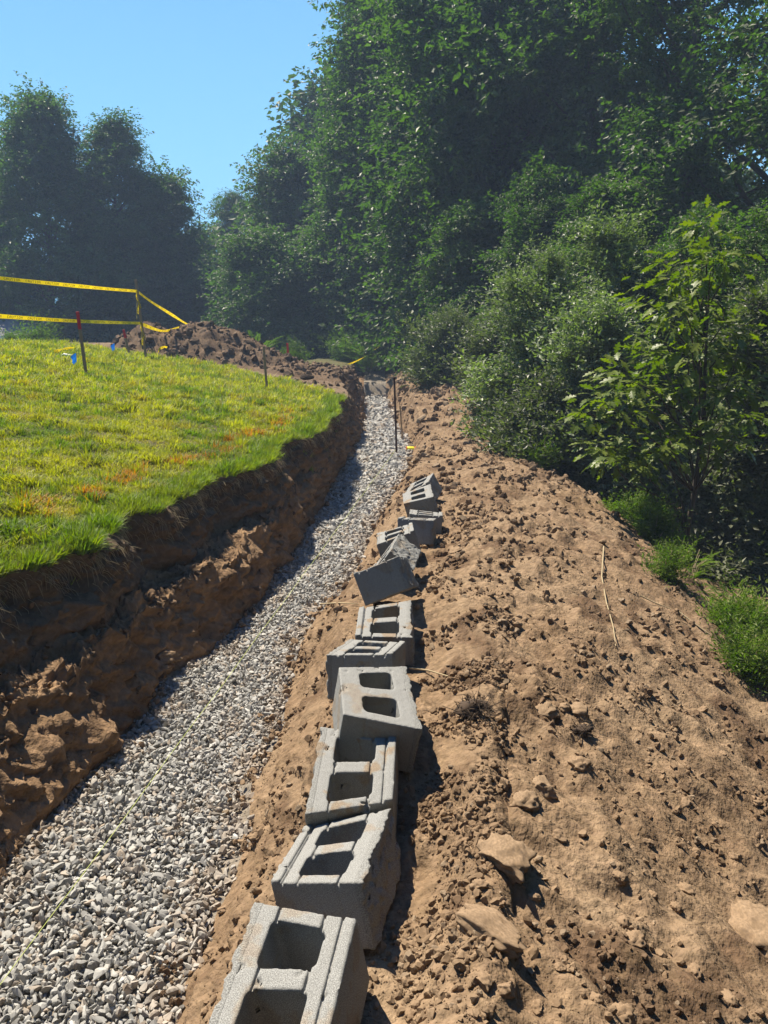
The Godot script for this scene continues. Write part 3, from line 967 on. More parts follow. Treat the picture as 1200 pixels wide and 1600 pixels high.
func woods():
	var mk := func(called: String, label: String, px: float, d: float, top: float, wpx: float, low: float, o: Dictionary, group := "trees of the wood", category := "tree"):
		var at: Vector3 = on_ground.call(px, d)
		var h: float = top_at(top, d) - at.y - o.get("br", 1.0) * 0.75
		o.seed = int(px * 3 + d * 17 + 1000)
		tree(called, label, at, h, wpx * d / FPX, low, o, group, category)
	# beyond the lawn
	mk.call("broadleaf_tree", "tall rounded dark tree beyond the lawn, above the caution tape", 92, 42, 124, 135, 0.04, {"boughs": 170, "br": 1.2, "cone": true}, "dark trees beyond the lawn")
	mk.call("broadleaf_tree", "dark tree with a pointed top behind the wooden tape post", 198, 43, 165, 108, 0.04, {"boughs": 140, "br": 1.1, "cone": true}, "dark trees beyond the lawn")
	mk.call("broadleaf_tree", "lower dark tree behind the soil heap, sloping down to the sky gap", 270, 44, 250, 75, 0.03, {"boughs": 80, "br": 1.4, "cone": true}, "dark trees beyond the lawn")
	mk.call("broadleaf_tree", "dark tree above the house roof at the end of the tape", -20, 46, 185, 95, 0.05, {"boughs": 90, "br": 1.6, "cone": true}, "dark trees beyond the lawn")
	mk.call("broadleaf_tree", "small dark tree closing the foot of the sky gap", 318, 52, 335, 28, 0.02, {"boughs": 60, "br": 1.3, "cone": true}, "dark trees beyond the lawn")
	mk.call("broadleaf_tree", "slender distant tree standing alone in the sky gap", 372, 54, 280, 24, 0.02, {"boughs": 70, "br": 1.2}, "trees around the sky gap")
	mk.call("broadleaf_tree", "mid green tree beside the sky gap, stepped crown edge", 462, 42, 205, 46, 0.03, {"boughs": 110, "br": 1.4}, "trees around the sky gap")
	mk.call("broadleaf_tree", "bushy green tree under the stepped crown, behind the soil heap", 405, 37, 345, 42, 0.02, {"boughs": 80, "br": 1.2}, "trees around the sky gap")
	# the tall wood
	mk.call("tall_tree", "tall tree forming the upright edge of the wood against the sky", 590, 36, -110, 66, 0.05, {"boughs": 180, "br": 1.3})
	mk.call("tall_tree", "tall tree next behind the upright edge tree of the wood", 670, 34, -200, 88, 0.08, {"boughs": 170, "br": 1.6})
	mk.call("tall_tree", "tall dense tree above the silvery shrubs", 770, 29, -330, 130, 0.10, {"boughs": 190, "br": 1.5})
	mk.call("tall_tree", "tall dark oak above the oak sapling with limbs showing", 905, 26, -420, 150, 0.16, {"boughs": 84, "br": 1.2, "limbs": true, "trunk": 0.24})
	mk.call("tall_tree", "tall dark tree with a bare trunk and sky showing through", 1050, 22, -560, 170, 0.22, {"boughs": 44, "br": 1.0, "limbs": true, "trunk": 0.24})
	mk.call("tall_tree", "tall dark tree with a long level limb at the outer side", 1215, 19, -600, 190, 0.25, {"boughs": 38, "br": 1.0, "limbs": true, "trunk": 0.26})
	mk.call("tall_tree", "tall shading tree outside the sapling thicket", 1430, 15, -700, 240, 0.3, {"boughs": 60, "br": 1.2, "limbs": true})
	# understorey
	var under := [[440, 36, 395, 42, "leafy young tree with bright leaf tips behind the far stakes"], [515, 37, 330, 45, "leafy young tree behind the end of the trench"], [592, 38, 400, 42, "young tree with drooping sprays over the trench end"], [672, 34, 370, 48, "young tree behind the far tan mound"], [735, 24, 300, 62, "dense understorey tree between the mound and the silvery shrubs"], [820, 21, 250, 85, "dark understorey tree behind the silvery shrubs"], [960, 18, 260, 110, "dark understorey tree behind the oak sapling"], [1090, 15, 300, 120, "dark understorey tree below the bare trunk"], [1230, 12, 280, 150, "dark understorey tree beside the fern weeds"], [350, 46, 420, 55, "low leafy tree under the slender tree of the sky gap"]]
	for u in under:
		mk.call("understorey_tree", u[4], u[0], u[1], u[2], u[3], 0.0, {"boughs": 110 if u[1] > 23 else 80, "br": 0.75 * u[1] / 26.0, "trunk": 0.07, "set": M.fine, "unit": 0.6}, "understorey trees")
	# the depth of the wood behind
	for k in 12:
		var px := 380.0 + k * 95.0 + rng.randf_range(-20, 20)
		mk.call("deep_tree", "shaded tree standing deep in the wood behind the tall trees", px, 52.0 - k * 1.2, [360.0, 330.0, 60.0, -40.0, -60.0, -40.0, 120.0, 230.0, 260.0, 300.0, 300.0, 300.0][k], 110 if k > 1 else 60, 0.0, {"boughs": 110, "br": 2.4, "set": M.coarse, "leafmat": M.leaf_far}, "shaded trees deep in the wood")
	# the wood goes on along the bank behind the camera and keeps the low sky off the blocks
	var behind := [[9.0, -4.0, 17.0], [8.0, 4.0, 18.0], [4.0, 9.0, 16.0], [-1.5, 10.5, 17.0], [-7.0, 10.0, 16.0], [-12.0, 8.5, 15.0], [12.0, 10.0, 19.0]]
	for k in behind.size():
		var e: Array = behind[k]
		tree("tall_tree", "tall tree of the wood standing behind the near end of the block row", Vector3(e[0], gy(e[0], -3.5) - 0.1, e[1]), e[2], 3.2, 0.02, {"boughs": 100, "br": 1.5, "set": M.coarse, "leafmat": M.leaf_far, "seed": 60 + k}, "trees behind the near end of the row")
	# silvery shrubs at the foot of the bank
	var sh := [[845, 13.5, 372, 58, "silvery green shrub next to the end of the tan bank"], [940, 13, 326, 58, "tallest silvery green shrub, pointed twin tops"], [935, 11.2, 455, 46, "silvery green shrub in front of the tallest shrub"], [1015, 12.5, 400, 44, "thin grey green shrub between the tall shrub and the oak sapling", 1], [790, 16, 470, 50, "dull green shrub above the grass patch of the bank", 1], [1165, 10, 420, 70, "grey green shrub behind the oak sapling", 1], [880, 11.5, 585, 55, "low shrub under the silvery shrubs", 1], [705, 20, 480, 45, "dry twiggy shrub behind the tan mound", 1]]
	for u in sh:
		mk.call("shrub", u[4], u[0], u[1], u[2], u[3], 0.0, {"boughs": 50, "br": 0.36, "trunk": 0.03, "set": M.silver, "unit": 0.30, "leafmat": M.olive, "col": Color(0.17, 0.20, 0.12) if u.size() < 6 else Color(0.12, 0.13, 0.08), "col2": Color(0.29, 0.32, 0.20) if u.size() < 6 else Color(0.17, 0.18, 0.11), "crown_name": "foliage", "limbs": true, "loose": true}, "shrubs below the bank", "shrub")
	oak_sapling()

func oak_sapling():
	var g := RandomNumberGenerator.new(); g.seed = 99
	var d := 8.2
	var at := on_ground(1085, d)
	var root := base("oak_sapling", at, "young oak with large bright lobed leaves at the foot of the bank", "sapling")
	var s := Soup.new()
	var topy := top_at(345, d) - at.y
	var p := PackedVector3Array(); var r := PackedFloat32Array()
	for k in 8:
		var t := k / 7.0
		p.append(Vector3(0.12 * sin(t * 3.0), t * topy - 0.1, 0.05 * sin(t * 5.0))); r.append(lerpf(0.035, 0.006, t))
	s.tube(p, r, 7)
	# pixel places of leaf bunches: x, y, radius
	var tips := [[1098, 352, 30], [1105, 385, 34], [1075, 415, 40], [1110, 425, 45], [1058, 440, 35], [1130, 400, 30], [1030, 468, 36], [1060, 480, 42], [1095, 485, 45], [1050, 512, 40], [1090, 530, 42], [1040, 545, 38], [1075, 565, 44], [1105, 560, 35], [1020, 560, 30], [960, 580, 26], [985, 595, 36], [1000, 615, 40], [965, 605, 30], [950, 625, 34], [920, 645, 26], [985, 645, 36], [1050, 610, 26], [1090, 625, 28], [1130, 610, 30], [1150, 560, 26], [1160, 600, 24], [960, 715, 28], [990, 705, 36], [1030, 690, 34], [1045, 700, 36], [1010, 725, 30], [1075, 670, 26], [1100, 690, 30], [1130, 660, 26], [1075, 605, 30], [945, 700, 22], [1120, 470, 34], [1140, 520, 28], [1165, 650, 24], [1150, 690, 26]]
	var mesh := Soup.new()
	oak_leaf(mesh, Vector3.ZERO, Basis.IDENTITY, 1.0, Color.WHITE)
	var lm := flat(mesh)
	var xs := []; var cs := []
	for e in tips:
		var c := at_d(e[0], e[1], d + g.randf_range(-0.5, 0.5)) - at
		var ht := clampf(c.y / topy - 0.12, 0.03, 0.95)
		var st := p[int(ht * 7)]
		limb(s, st, c, 0.012, 0.004, g, 0.05, 5)
		var rad: float = e[2] * d / FPX
		for j in 34:
			var q := Vector3(g.randfn(), g.randfn() * 0.55, g.randfn()) * rad * 0.6
			var z := (q.normalized() + Vector3(g.randfn() * 0.3, -0.25, g.randfn() * 0.3)).normalized()
			var up := Vector3(g.randfn() * 0.35, 1, g.randfn() * 0.35)
			var x := up.cross(z).normalized()
			var l := g.randf_range(0.10, 0.19)
			xs.append(Transform3D(Basis(x, z.cross(x), z) * Basis.from_scale(Vector3.ONE * l), c + q))
			cs.append(mixc(Color(0.085, 0.13, 0.02), Color(0.165, 0.205, 0.034), g.randf()))
	part("trunk", smooth(s), M.bark, root)
	copies("crown", lm, M.oak, root, xs, cs).set_meta("kind", "stuff")

# ------------------------------------------------------------------ lawn grass
func tuft_mesh(seed_: int, n: int, h: float, spread: float, w: float) -> ArrayMesh:
	var g := RandomNumberGenerator.new(); g.seed = seed_
	var s := Soup.new()
	for k in n:
		var a := g.randf() * TAU
		var dir := Vector3(cos(a), 0, sin(a))
		var p := dir * g.randf() * spread
		var hh := h * g.randf_range(0.5, 1.15)
		var bend := g.randf_range(0.15, 0.95)
		var side := dir.cross(Vector3.UP).rotated(Vector3.UP, g.randf_range(-0.8, 0.8))
		var col := Color.WHITE * g.randf_range(0.55, 1.4)
		var q := []
		for j in 4:
			var t := j / 3.0
			q.append(p + Vector3.UP * hh * (t - 0.35 * bend * t * t) + dir * hh * bend * t * t * 0.9)
		for j in 3:
			var w0 := w * (1.0 - j / 3.0) * 0.5 + 0.0002
			var w1 := w * (1.0 - (j + 1) / 3.0) * 0.5
			s.tri(q[j] - side * w0, q[j] + side * w0, q[j + 1] + side * w1, col)
			if j < 2: s.tri(q[j] - side * w0, q[j + 1] + side * w1, q[j + 1] - side * w1, col)
	return flat(s)

func lawn_grass():
	var root := base("grass", Vector3.ZERO, "short yellow green lawn grass with orange paint marks", "grass")
	root.set_meta("kind", "stuff")
	var meshes := [tuft_mesh(1, 8, 0.060, 0.032, 0.0095), tuft_mesh(2, 8, 0.070, 0.036, 0.010), tuft_mesh(3, 9, 0.10, 0.035, 0.009), tuft_mesh(4, 7, 0.075, 0.05, 0.016)]
	var xs := [[], [], [], []]; var cs := [[], [], [], []]
	# orange marking-paint line, measured as distance from the lawn edge
	var put := func(x: float, d: float, xe: float):
		if lawn_mask(x, d) < 0.5: return
		var y := gy(x, d)
		var e := xe - x
		var k := rng.randi() % 2
		if d > 9.0: k = 3
		if e < 0.16 + 0.1 * nB.get_noise_1d(d * 3.0) or nA.get_noise_2d(x * 3.1 + 30.0, d * 3.1) > 0.28: k = 2
		var pn := nA.get_noise_2d(x * 0.9, d * 0.9)
		var pf := nB.get_noise_2d(x * 3.0, d * 3.0)
		var c := mixc(Color(0.12, 0.195, 0.03), Color(0.37, 0.36, 0.075), 0.6 + pn * 1.1 + pf * 1.1 + rng.randfn() * 0.2)
		c = mixc(c, Color(0.34, 0.26, 0.09), smoothstep(0.1, 0.5, nA.get_noise_2d(x * 1.3 + 70.0, d * 1.3)) * 0.75 * float(rng.randf() < 0.7))
		if e < 0.25: c = mixc(c, Color(0.12, 0.21, 0.03), 0.6)
		# paint
		var pl := absf(e - 0.5 - 0.04 * sin(d * 1.3)) + 0.05 * pf
		var on := smoothstep(4.4, 5.2, d) * (1.0 - smoothstep(10.0, 12.5, d)) * smoothstep(-0.35, 0.1, nB.get_noise_1d(d * 1.6))
		if d < 14 and pl < 0.09 and rng.randf() < 0.7 * on: c = mixc(c, Color(0.55, 0.17, 0.025), rng.randf_range(0.3, 0.9))
		var s := rng.randf_range(0.65, 1.45) * (1.0 + smoothstep(6.0, 18.0, d) * 0.35) * (0.8 + 0.9 * maxf(-0.3, nB.get_noise_2d(x * 2.6, d * 2.6)))
		var b := Basis(Vector3.UP, rng.randf() * TAU).scaled(Vector3.ONE * s)
		if e < 0.06: b = Basis(Vector3(0, 0, 1), -rng.randf_range(0.1, 0.7)) * b   # leans out over the cut
		xs[k].append(Transform3D(b, Vector3(x, y - 0.008, -d))); cs[k].append(c * rng.randf_range(0.85, 1.4))
	var d := 2.0
	while d < 21.0:
		var step := maxf(0.020, 0.0042 * d)
		var xe := grid_at(row_at(d), seg_col[4]).x - 0.01
		var x := xe - 0.005
		var x_end := -0.56 * d - 1.2
		while x > x_end:
			put.call(x + rng.randf_range(-0.5, 0.5) * step, d + rng.randf_range(-0.5, 0.5) * step, xe)
			x -= step
		# a fringe that hangs over the cut
		for k in 3:
			put.call(xe + rng.randf_range(-0.05, 0.0), d + rng.randf() * step, xe)
		d += step
	for k in 4:
		copies("grass_tufts", meshes[k], M.grass, root, xs[k], cs[k]).set_meta("kind", "stuff")
	# torn roots hanging from the turf along the cut
	var rs := Soup.new()
	d = 2.4
	while d < 16.0:
		var rw := row_at(d)
		for k in 3:
			var cf: float = seg_col[4] + rng.randf() * SEG[4][0] * (0.15 if k < 2 else 0.5)
			var p := grid_at(rw, cf) + Vector3(0.004, 0, 0)
			var l := rng.randf_range(0.03, 0.13) * (1.0 if k < 2 else 0.8)
			var sw := Vector3(rng.randf_range(0.0, 0.05), 0, rng.randfn() * 0.03)
			var q := PackedVector3Array([p - Vector3(0.02, 0, 0), p + Vector3(0.015, -l * 0.3, 0) + sw * 0.3, p + Vector3(0.02, -l, 0) + sw])
			rs.tube(q, PackedFloat32Array([0.0016, 0.0013, 0.0006]), 4)
		d += maxf(0.012, 0.004 * d)
	var turf := solo("root_fibres", smooth(rs), M.dry)
	tag(turf, "torn pale root fibres hanging below the turf edge", "roots", "", "stuff")
	print("tufts ", xs[0].size() + xs[1].size() + xs[2].size() + xs[3].size())

# ------------------------------------------------------------------ stones, clods, crumbs
func stones_and_clods():
	var meshes := []
	for k in 5: meshes.append(stone_mesh(300 + k, 3, 0.32, false, 3))
	var small := []
	for k in 4: small.append([stone_mesh(400 + k, 5, 0.4, true), [], []])
	# crumbs: everywhere on the bank, the ledge and the slope
	var zone := [[7, 8, 1.2], [3, 4, 0.6], [8, 9, 0.55], [9, 12, 1.0], [12, 13, 0.5], [5, 6, 0.8], [4, 5, 0.12], [6, 7, 0.15]]
	for z in zone:
		var c0: int = seg_col[z[0]]; var c1: int = seg_col[z[1]]
		var d := 1.0
		while d < 26.0:
			var step := maxf(0.0165, 0.0056 * d)
			var rf := row_at(d)
			var wid := 0.0
			var ri := int(rf)
			for c in range(c0, c1): wid += G[ri * NC + c].distance_to(G[ri * NC + c + 1])
			var n := int(wid / step * z[2] * 1.5)
			for k in n:
				var dd := d + rng.randf() * step
				var cf := rng.randf_range(c0, c1)
				var rr := row_at(dd)
				var p := grid_at(rr, cf)
				if z[0] == 3 and lawn_mask(p.x, dd) > 0.3: continue
				if z[0] == 7:   # soil spilled on to the edges of the gravel
					var rim := minf(p.x - tab(T_GL, dd), tab(T_GR, dd) - p.x)
					if rim > 0.02 + 0.16 * rng.randf() * (0.5 + nB.get_noise_2d(p.x, dd * 2.0)): continue
					p.y += 0.03
				var cl := nB.get_noise_3d(p.x * 2.5, 5.0, p.z * 2.5)
				if rng.randf() > 0.30 + cl * 1.3: continue
				var size := step * 0.13 * (1.0 + pow(rng.randf(), 6.0) * 8.0)
				var b := rnd_basis() * Basis.from_scale(Vector3(rng.randf_range(0.8, 1.3), rng.randf_range(0.6, 1.0), rng.randf_range(0.7, 1.1)) * size)
				var c := soil_colour(p) * rng.randf_range(0.85, 1.2)
				if z[0] < 7 and z[0] > 3: c = mixc(Color(0.26, 0.17, 0.105), top_soil, rng.randf())
				elif rng.randf() < 0.1: c = mixc(c, Color(0.36, 0.28, 0.2), 0.6)
				var q: Array = small[rng.randi() % 4]
				q[1].append(Transform3D(b, p + grid_n(rr, cf) * size * 0.3)); q[2].append(c)
			d += step
	for k in 5200:   # clods on the heap
		var p := heap[rng.randi() % heap.size()] + Vector3(rng.randf_range(-0.02, 0.02), 0, rng.randf_range(-0.02, 0.02))
		if p.y < gy(p.x, -p.z) + 0.06: continue
		var size := 0.018 * (1.0 + pow(rng.randf(), 5.0) * 6.0)
		var q: Array = small[rng.randi() % 4]
		q[1].append(Transform3D(rnd_basis() * Basis.from_scale(Vector3(1.2, 0.8, 1.0) * size), p)); q[2].append(Color(0.20, 0.14, 0.095) * rng.randf_range(0.75, 1.3))
	var root := base("soil_crumbs", Vector3.ZERO, "loose crumbs of dry soil scattered over the bank", "soil crumbs")
	root.set_meta("kind", "stuff")
	var tot := 0
	for q in small:
		tot += q[1].size()
		copies("crumbs", q[0], M.clod, root, q[1], q[2]).set_meta("kind", "stuff")
	print("crumbs ", tot)
	# single stones: px, py, width in px, flatness, kind, label
	var big := [
		[852, 1232, 42, 0.7, "rounded tan stone, upper of the pair casting a long shadow"],
		[820, 1258, 46, 0.65, "rounded tan stone, lower of the pair casting a long shadow"],
		[790, 1350, 88, 0.6, "broad half buried tan boulder with a sandy top"],
		[1186, 1470, 95, 0.6, "large sandy boulder half buried in the outer slope"],
		[845, 1112, 44, 0.6, "tan soil lump beside a darker twin lump"],
		[905, 1116, 44, 0.6, "darker twin of the tan soil lump"],
		[154, 990, 34, 0.25, "flat grey slab lying on the shaded ledge of the cut"],
		[262, 1024, 44, 0.5, "tan stone sticking out of the cut face above the gravel"],
		[494, 966, 26, 0.8, "brown stone at the gravel edge beside the stained block"],
		[628, 596, 18, 0.6, "flat tan slab on top of the far mound"],
		[398, 1312, 20, 0.8, "brown rounded stone between the gravel and the tipped block"],
		[730, 832, 16, 0.7, "tan stone just beyond a flat lump on the bank beside the upright block"],
		[714, 862, 26, 0.45, "flat lump on the bank beside the upright block"],
		[661, 675, 9, 0.9, "pale stone on the dark soil patch beyond the rust rod"]]
	for e in big:
		one_stone("stone", e[4], "stone", "single stones on the soil", e[0], e[1], e[2], e[3], meshes[rng.randi() % 5], 0.3)
	# long lump
	one_stone("stone", "long tan boulder lying like a loaf on the near bank", "stone", "single stones on the soil", 758, 1450, 120, 0.36, meshes[2], 0.3, 0.36, -0.75)
	var rest := [[750, 1388, 26], [785, 1226, 26], [755, 1250, 22], [762, 1217, 16], [880, 1105, 22], [852, 1088, 14], [907, 1200, 32], [937, 1172, 18], [872, 1307, 26], [967, 1372, 24], [1072, 1397, 27], [990, 1472, 34], [975, 1440, 24], [722, 1495, 26], [692, 1517, 27], [757, 1537, 29], [790, 1545, 29], [875, 1512, 16], [835, 1405, 20], [1007, 1315, 22], [1067, 1255, 21], [1120, 977, 26], [970, 1590, 36], [650, 1305, 19], [665, 912, 18], [705, 1012, 16], [865, 967, 18], [737, 843, 14], [667, 911, 14], [739, 930, 12], [522, 946, 13], [543, 897, 11], [696, 762, 10], [627, 624, 13], [633, 638, 15], [651, 679, 9], [690, 632, 17], [708, 648, 15], [393, 1293, 15], [1055, 1420, 18], [1020, 1400, 16], [905, 1180, 14], [1100, 1110, 14], [1130, 1180, 14], [1050, 1050, 14], [980, 1020, 12], [1180, 1250, 20], [1150, 1340, 18], [930, 1560, 22], [840, 1575, 20], [660, 1560, 22], [640, 1590, 22], [715, 1440, 14], [860, 1455, 16], [1085, 1520, 22], [1140, 1560, 24], [770, 790, 10], [820, 830, 12], [870, 900, 12], [800, 920, 11], [780, 1010, 12], [910, 1010, 12], [690, 1130, 13], [740, 1170, 14], [700, 1240, 16], [690, 1330, 16], [760, 1300, 14], [960, 1250, 15], [1010, 1190, 14], [420, 1180, 12], [440, 1240, 14], [385, 1340, 16], [350, 1420, 18], [330, 1490, 18], [470, 1040, 11], [500, 1000, 10]]
	for e in rest:
		one_stone("soil_clod", "small tan clod lying on the loose soil bank", "soil clod", "small clods on the soil bank", e[0], e[1], e[2], rng.randf_range(0.55, 0.85), meshes[rng.randi() % 5], 0.0)

func one_stone(called: String, label: String, cat: String, group: String, px: float, py: float, w: float, fl: float, mesh: Mesh, tint: float, stretch := 0.8, turn := 99.0):
	var p := hit(px, py)
	var size := w * 0.5 * (p - Vector3(0, CAM_Y, 0)).length() / FPX
	var o := solo(called, mesh, M.clod_plain if tint == 0.0 else M.rock)
	var ry := rng.randf() * TAU if turn > 50.0 else turn
	o.transform = Transform3D(Basis(Vector3.UP, ry) * Basis.from_scale(Vector3(size * 1.1, size * fl, size * stretch * 1.1)), p + Vector3.UP * size * fl * 0.12)
	tag(o, label, cat, group)

# ------------------------------------------------------------------ stakes, tape, rod, flags, house
func site_things():
	# rust coloured rod in the gravel
	var f := at_d(620, 706, 14.0); f.y = 0.0
	var t := at_d(616, 590, 14.0)
	var root := base("steel_rod", f, "thin rusty steel rod standing upright in the gravel", "rod")
	var s := Soup.new()
	s.tube(PackedVector3Array([Vector3(0, -0.15, 0), (t - f) * 0.5, t - f]), PackedFloat32Array([0.019, 0.019, 0.019]), 8)
	part("shaft", smooth(s), M.rust, root)
	var hs := Soup.new(); hs.tube(PackedVector3Array([t - f - Vector3(0, 0.03, 0), t - f + Vector3(0, 0.012, 0)]), PackedFloat32Array([0.026, 0.026]), 8)
	part("cap", smooth(hs), M.rust, root)
	# string line from the rod towards the camera, resting just above the stones
	var ss := Soup.new()
	var a := Vector3(-1.42, 0.055, -0.3); var b := Vector3(f.x - 0.02, 0.065, f.z)
	var pp := PackedVector3Array(); var rr := PackedFloat32Array()
	for k in 60:
		var q := k / 59.0
		pp.append(a.lerp(b, q) + Vector3(0.0, 0.004 * sin(q * 60.0), 0)); rr.append(0.0011 + 0.0009 * q)
	ss.tube(pp, rr, 5)
	tag(solo("string_line", smooth(ss), M.string), "yellow green builder's string stretched along the gravel to the rod", "string")
	# line reel beside the rod
	var rp := hit(642, 705)
	var reel := base("line_reel", rp + Vector3(0, 0.03, 0), "small yellow and orange line reel lying beside the rod", "reel")
	var y1 := mat(lin(0.62, 0.55, 0.02), 0.5); var o1 := mat(lin(0.62, 0.14, 0.03), 0.5)
	var r1 := Soup.new(); r1.tube(PackedVector3Array([Vector3(-0.09, 0, 0), Vector3(-0.07, 0, 0), Vector3(0.05, 0, 0), Vector3(0.07, 0, 0)]), PackedFloat32Array([0.03, 0.06, 0.06, 0.03]), 12)
	part("spool", smooth(r1), y1, reel)
	for e in [-0.09, 0.075]:
		var r2 := Soup.new(); r2.tube(PackedVector3Array([Vector3(e, 0, 0), Vector3(e + 0.016, 0, 0)]), PackedFloat32Array([0.062, 0.062]), 12)
		part("flange", smooth(r2), o1, reel)
	var r3 := Soup.new(); r3.tube(PackedVector3Array([Vector3(0.09, 0, 0), Vector3(0.19, -0.01, 0.02)]), PackedFloat32Array([0.02, 0.024]), 8)
	part("handle", smooth(r3), o1, reel)
	# stakes
	var st := func(label: String, px: float, py: float, tx: float, ty: float, w: float, red: float, m: Material, d := 0.0):
		var q: Vector3 = hit(px, py) if d == 0.0 else at_d(px, py, d)
		return stake("survey_stake", label, q, at_d(tx, ty, -q.z), w, w * 0.5, red, m)
	st.call("weathered stake with a red painted top beside a blue flag", 135, 588, 121, 487, 0.045, 0.27, M.post)
	st.call("distant short stake with a red top before the soil heap", 200, 545, 193, 515, 0.05, 0.45, M.post, 17.5)
	st.call("plain pale lath at the lawn corner before the heap", 417, 608, 412, 541, 0.045, 0.0, M.lath)
	st.call("far stake with a red top before the trees", 451, 575, 449, 536, 0.06, 0.4, M.post, 24.0)
	st.call("short pale lath leaning beside the rusty rod", 629, 690, 625, 634, 0.03, 0.0, M.lath)
	st.call("white lath standing behind the tan mound", 677, 596, 677, 562, 0.06, 0.0, mat(lin(0.5, 0.48, 0.42), 0.8), 24.0)
	# blue pin flags
	for e in [[121, 578, 551, 0.0, "blue pin flag on the grass beside the red topped stake"], [180, 552, 536, 17.5, "far blue pin flag at the lawn crest"]]:
		var q: Vector3 = hit(e[0], e[1]) if e[3] == 0.0 else at_d(e[0], e[1], e[3])
		var fr := base("pin_flag", q, e[4], "flag", "blue pin flags")
		var hgt: float = at_d(e[0], e[2], -q.z).y - q.y
		var ws := Soup.new(); ws.tube(PackedVector3Array([Vector3(0, -0.08, 0), Vector3(0, hgt, 0)]), PackedFloat32Array([0.002, 0.002]), 5)
		part("wire", smooth(ws), M.wire, fr)
		var fs := Soup.new()
		for k in 5:
			var y0 := hgt - k * 0.028; var y2 := y0 - 0.028
			var x0 := 0.085 * (1.0 - 0.05 * k) + 0.012 * sin(k * 2.0); var x2 := 0.085 * (1.0 - 0.05 * (k + 1)) + 0.012 * sin(k * 2.0 + 2.0)
			fs.quad(Vector3(0, y0, 0), Vector3(-x0, y0 - 0.05, 0.012 * sin(k * 1.0)), Vector3(-x2, y2 - 0.05, 0.012 * sin(k + 1.0)), Vector3(0, y2, 0))
		part("flag", smooth(fs), M.blue, fr)
	# tape post and off-frame post
	var P := at_d(229, 556, 17.5); var PT := at_d(212, 437, 17.5)
	var post := base("tape_post", P, "leaning wooden post holding caution tape at the lawn crest", "post")
	var ps := Soup.new(); bar(ps, Vector3(0, -0.25, 0), PT - P, 0.055, 0.04)
	part("shaft", flat(ps), M.post, post)
	var wrap := func(f0: float):
		var c: Vector3 = (PT - P) * f0
		for k in 3:
			var rb := ribbon(c + Vector3(0, 0.03 - k * 0.02, 0.035), c + Vector3(0.06 - 0.05 * k, -0.34 - 0.12 * k, 0.05), 0.06, 0.0, 0.8, 8, k + 3)
			part("tape_tail", rb, M.tape, post)
	wrap.call(0.84); wrap.call(0.43)
	var q0 := at_d(-115, 520, 10.5); q0.y = gy(q0.x, 10.5)
	var q1 := at_d(-118, 408, 10.5)
	var post2 := base("tape_post", q0, "wooden post carrying the other end of the caution tape", "post")
	var ps2 := Soup.new(); bar(ps2, Vector3(0, -0.25, 0), q1 - q0, 0.055, 0.04)
	part("shaft", flat(ps2), M.post, post2)
	var tp := func(label: String, A: Vector3, B: Vector3, sag: float, tw: float, sd: int):
		tag(solo("caution_tape", ribbon(A, B, 0.076, sag, tw, 60, sd), M.tape), label, "caution tape", "yellow caution tape")
	tp.call("upper yellow caution tape strung across the lawn to the post", at_d(-117, 421, 10.5), at_d(215, 455, 17.5), 0.02, 0.4, 3)
	tp.call("lower yellow caution tape strung across the lawn to the post", at_d(-116, 485, 10.5), at_d(219, 505, 17.5), 0.03, -0.3, 4)
	tp.call("yellow tape sloping from the post top down behind the heap", at_d(215, 455, 17.5), at_d(305, 512, 23.0), 0.06, 1.4, 5)
	tp.call("yellow tape sagging from the post waist to the heap", at_d(219, 505, 17.5), at_d(285, 508, 21.5), 0.16, 1.0, 6)
	tp.call("loose yellow tape rising over brush beyond the trench end", at_d(520, 578, 29.0), at_d(598, 538, 31.0), 0.12, 1.2, 7)
	tp.call("scrap of yellow tape lying on the foot of the heap", at_d(247, 549, 18.1), at_d(262, 543, 18.3), -0.05, 0.9, 8)
	# litter by the stake: pale stone-like cap and yellow tape on the grass
	tp.call("yellow tape lying in the grass near the red topped stake", hit(86, 557) + Vector3(0, 0.08, 0), hit(114, 551) + Vector3(0, 0.09, 0), -0.02, 1.5, 9)
	tp.call("short yellow tape lying at the foot of the red topped stake", hit(126, 566) + Vector3(0, 0.07, 0), hit(140, 568) + Vector3(0, 0.07, 0), -0.02, 1.3, 10)
	var wh := solo("paint_can", smooth(can_soup()), mat(lin(0.7, 0.66, 0.6), 0.5), Transform3D(Basis(Vector3(0, 0, 1), 1.4), hit(107, 562) + Vector3(0, 0.07, 0)))
	tag(wh, "small white can lying in the grass beside the blue flag", "can")
	house()
	# sticks and roots on the bank
	var sticks := [[[943, 858], [940, 905], [947, 945], [958, 985], [962, 1015], "dry brown stalk lying down the bank slope"], [[1000, 935], [1022, 946], [1048, 956], "short pale stick on the shaded slope"], [[640, 1050], [670, 1054], [700, 1063], "thin root lying beside the underside up block"], [[1031, 862], [1040, 880], [1045, 892], "pale broken twig at the edge of the slope"], [[1112, 985], [1122, 972], [1132, 964], "bent dry twig standing on the slope edge"], [[500, 948], [530, 947], [560, 949], "thin twig between the gravel and the stained block"], [[1060, 960], [1100, 990], [1130, 1010], "long dry stem on the shaded slope"]]
	for k in sticks:
		var v := PackedVector3Array(); var r := PackedFloat32Array()
		for j in k.size() - 1:
			v.append(hit(k[j][0], k[j][1]) + Vector3(0, 0.022, 0)); r.append(lerpf(0.006, 0.003, float(j) / (k.size() - 2)))
		var sk := Soup.new(); sk.tube(v, r, 6)
		tag(solo("dry_stick", smooth(sk), M.dry), k[-1], "stick", "sticks on the bank")

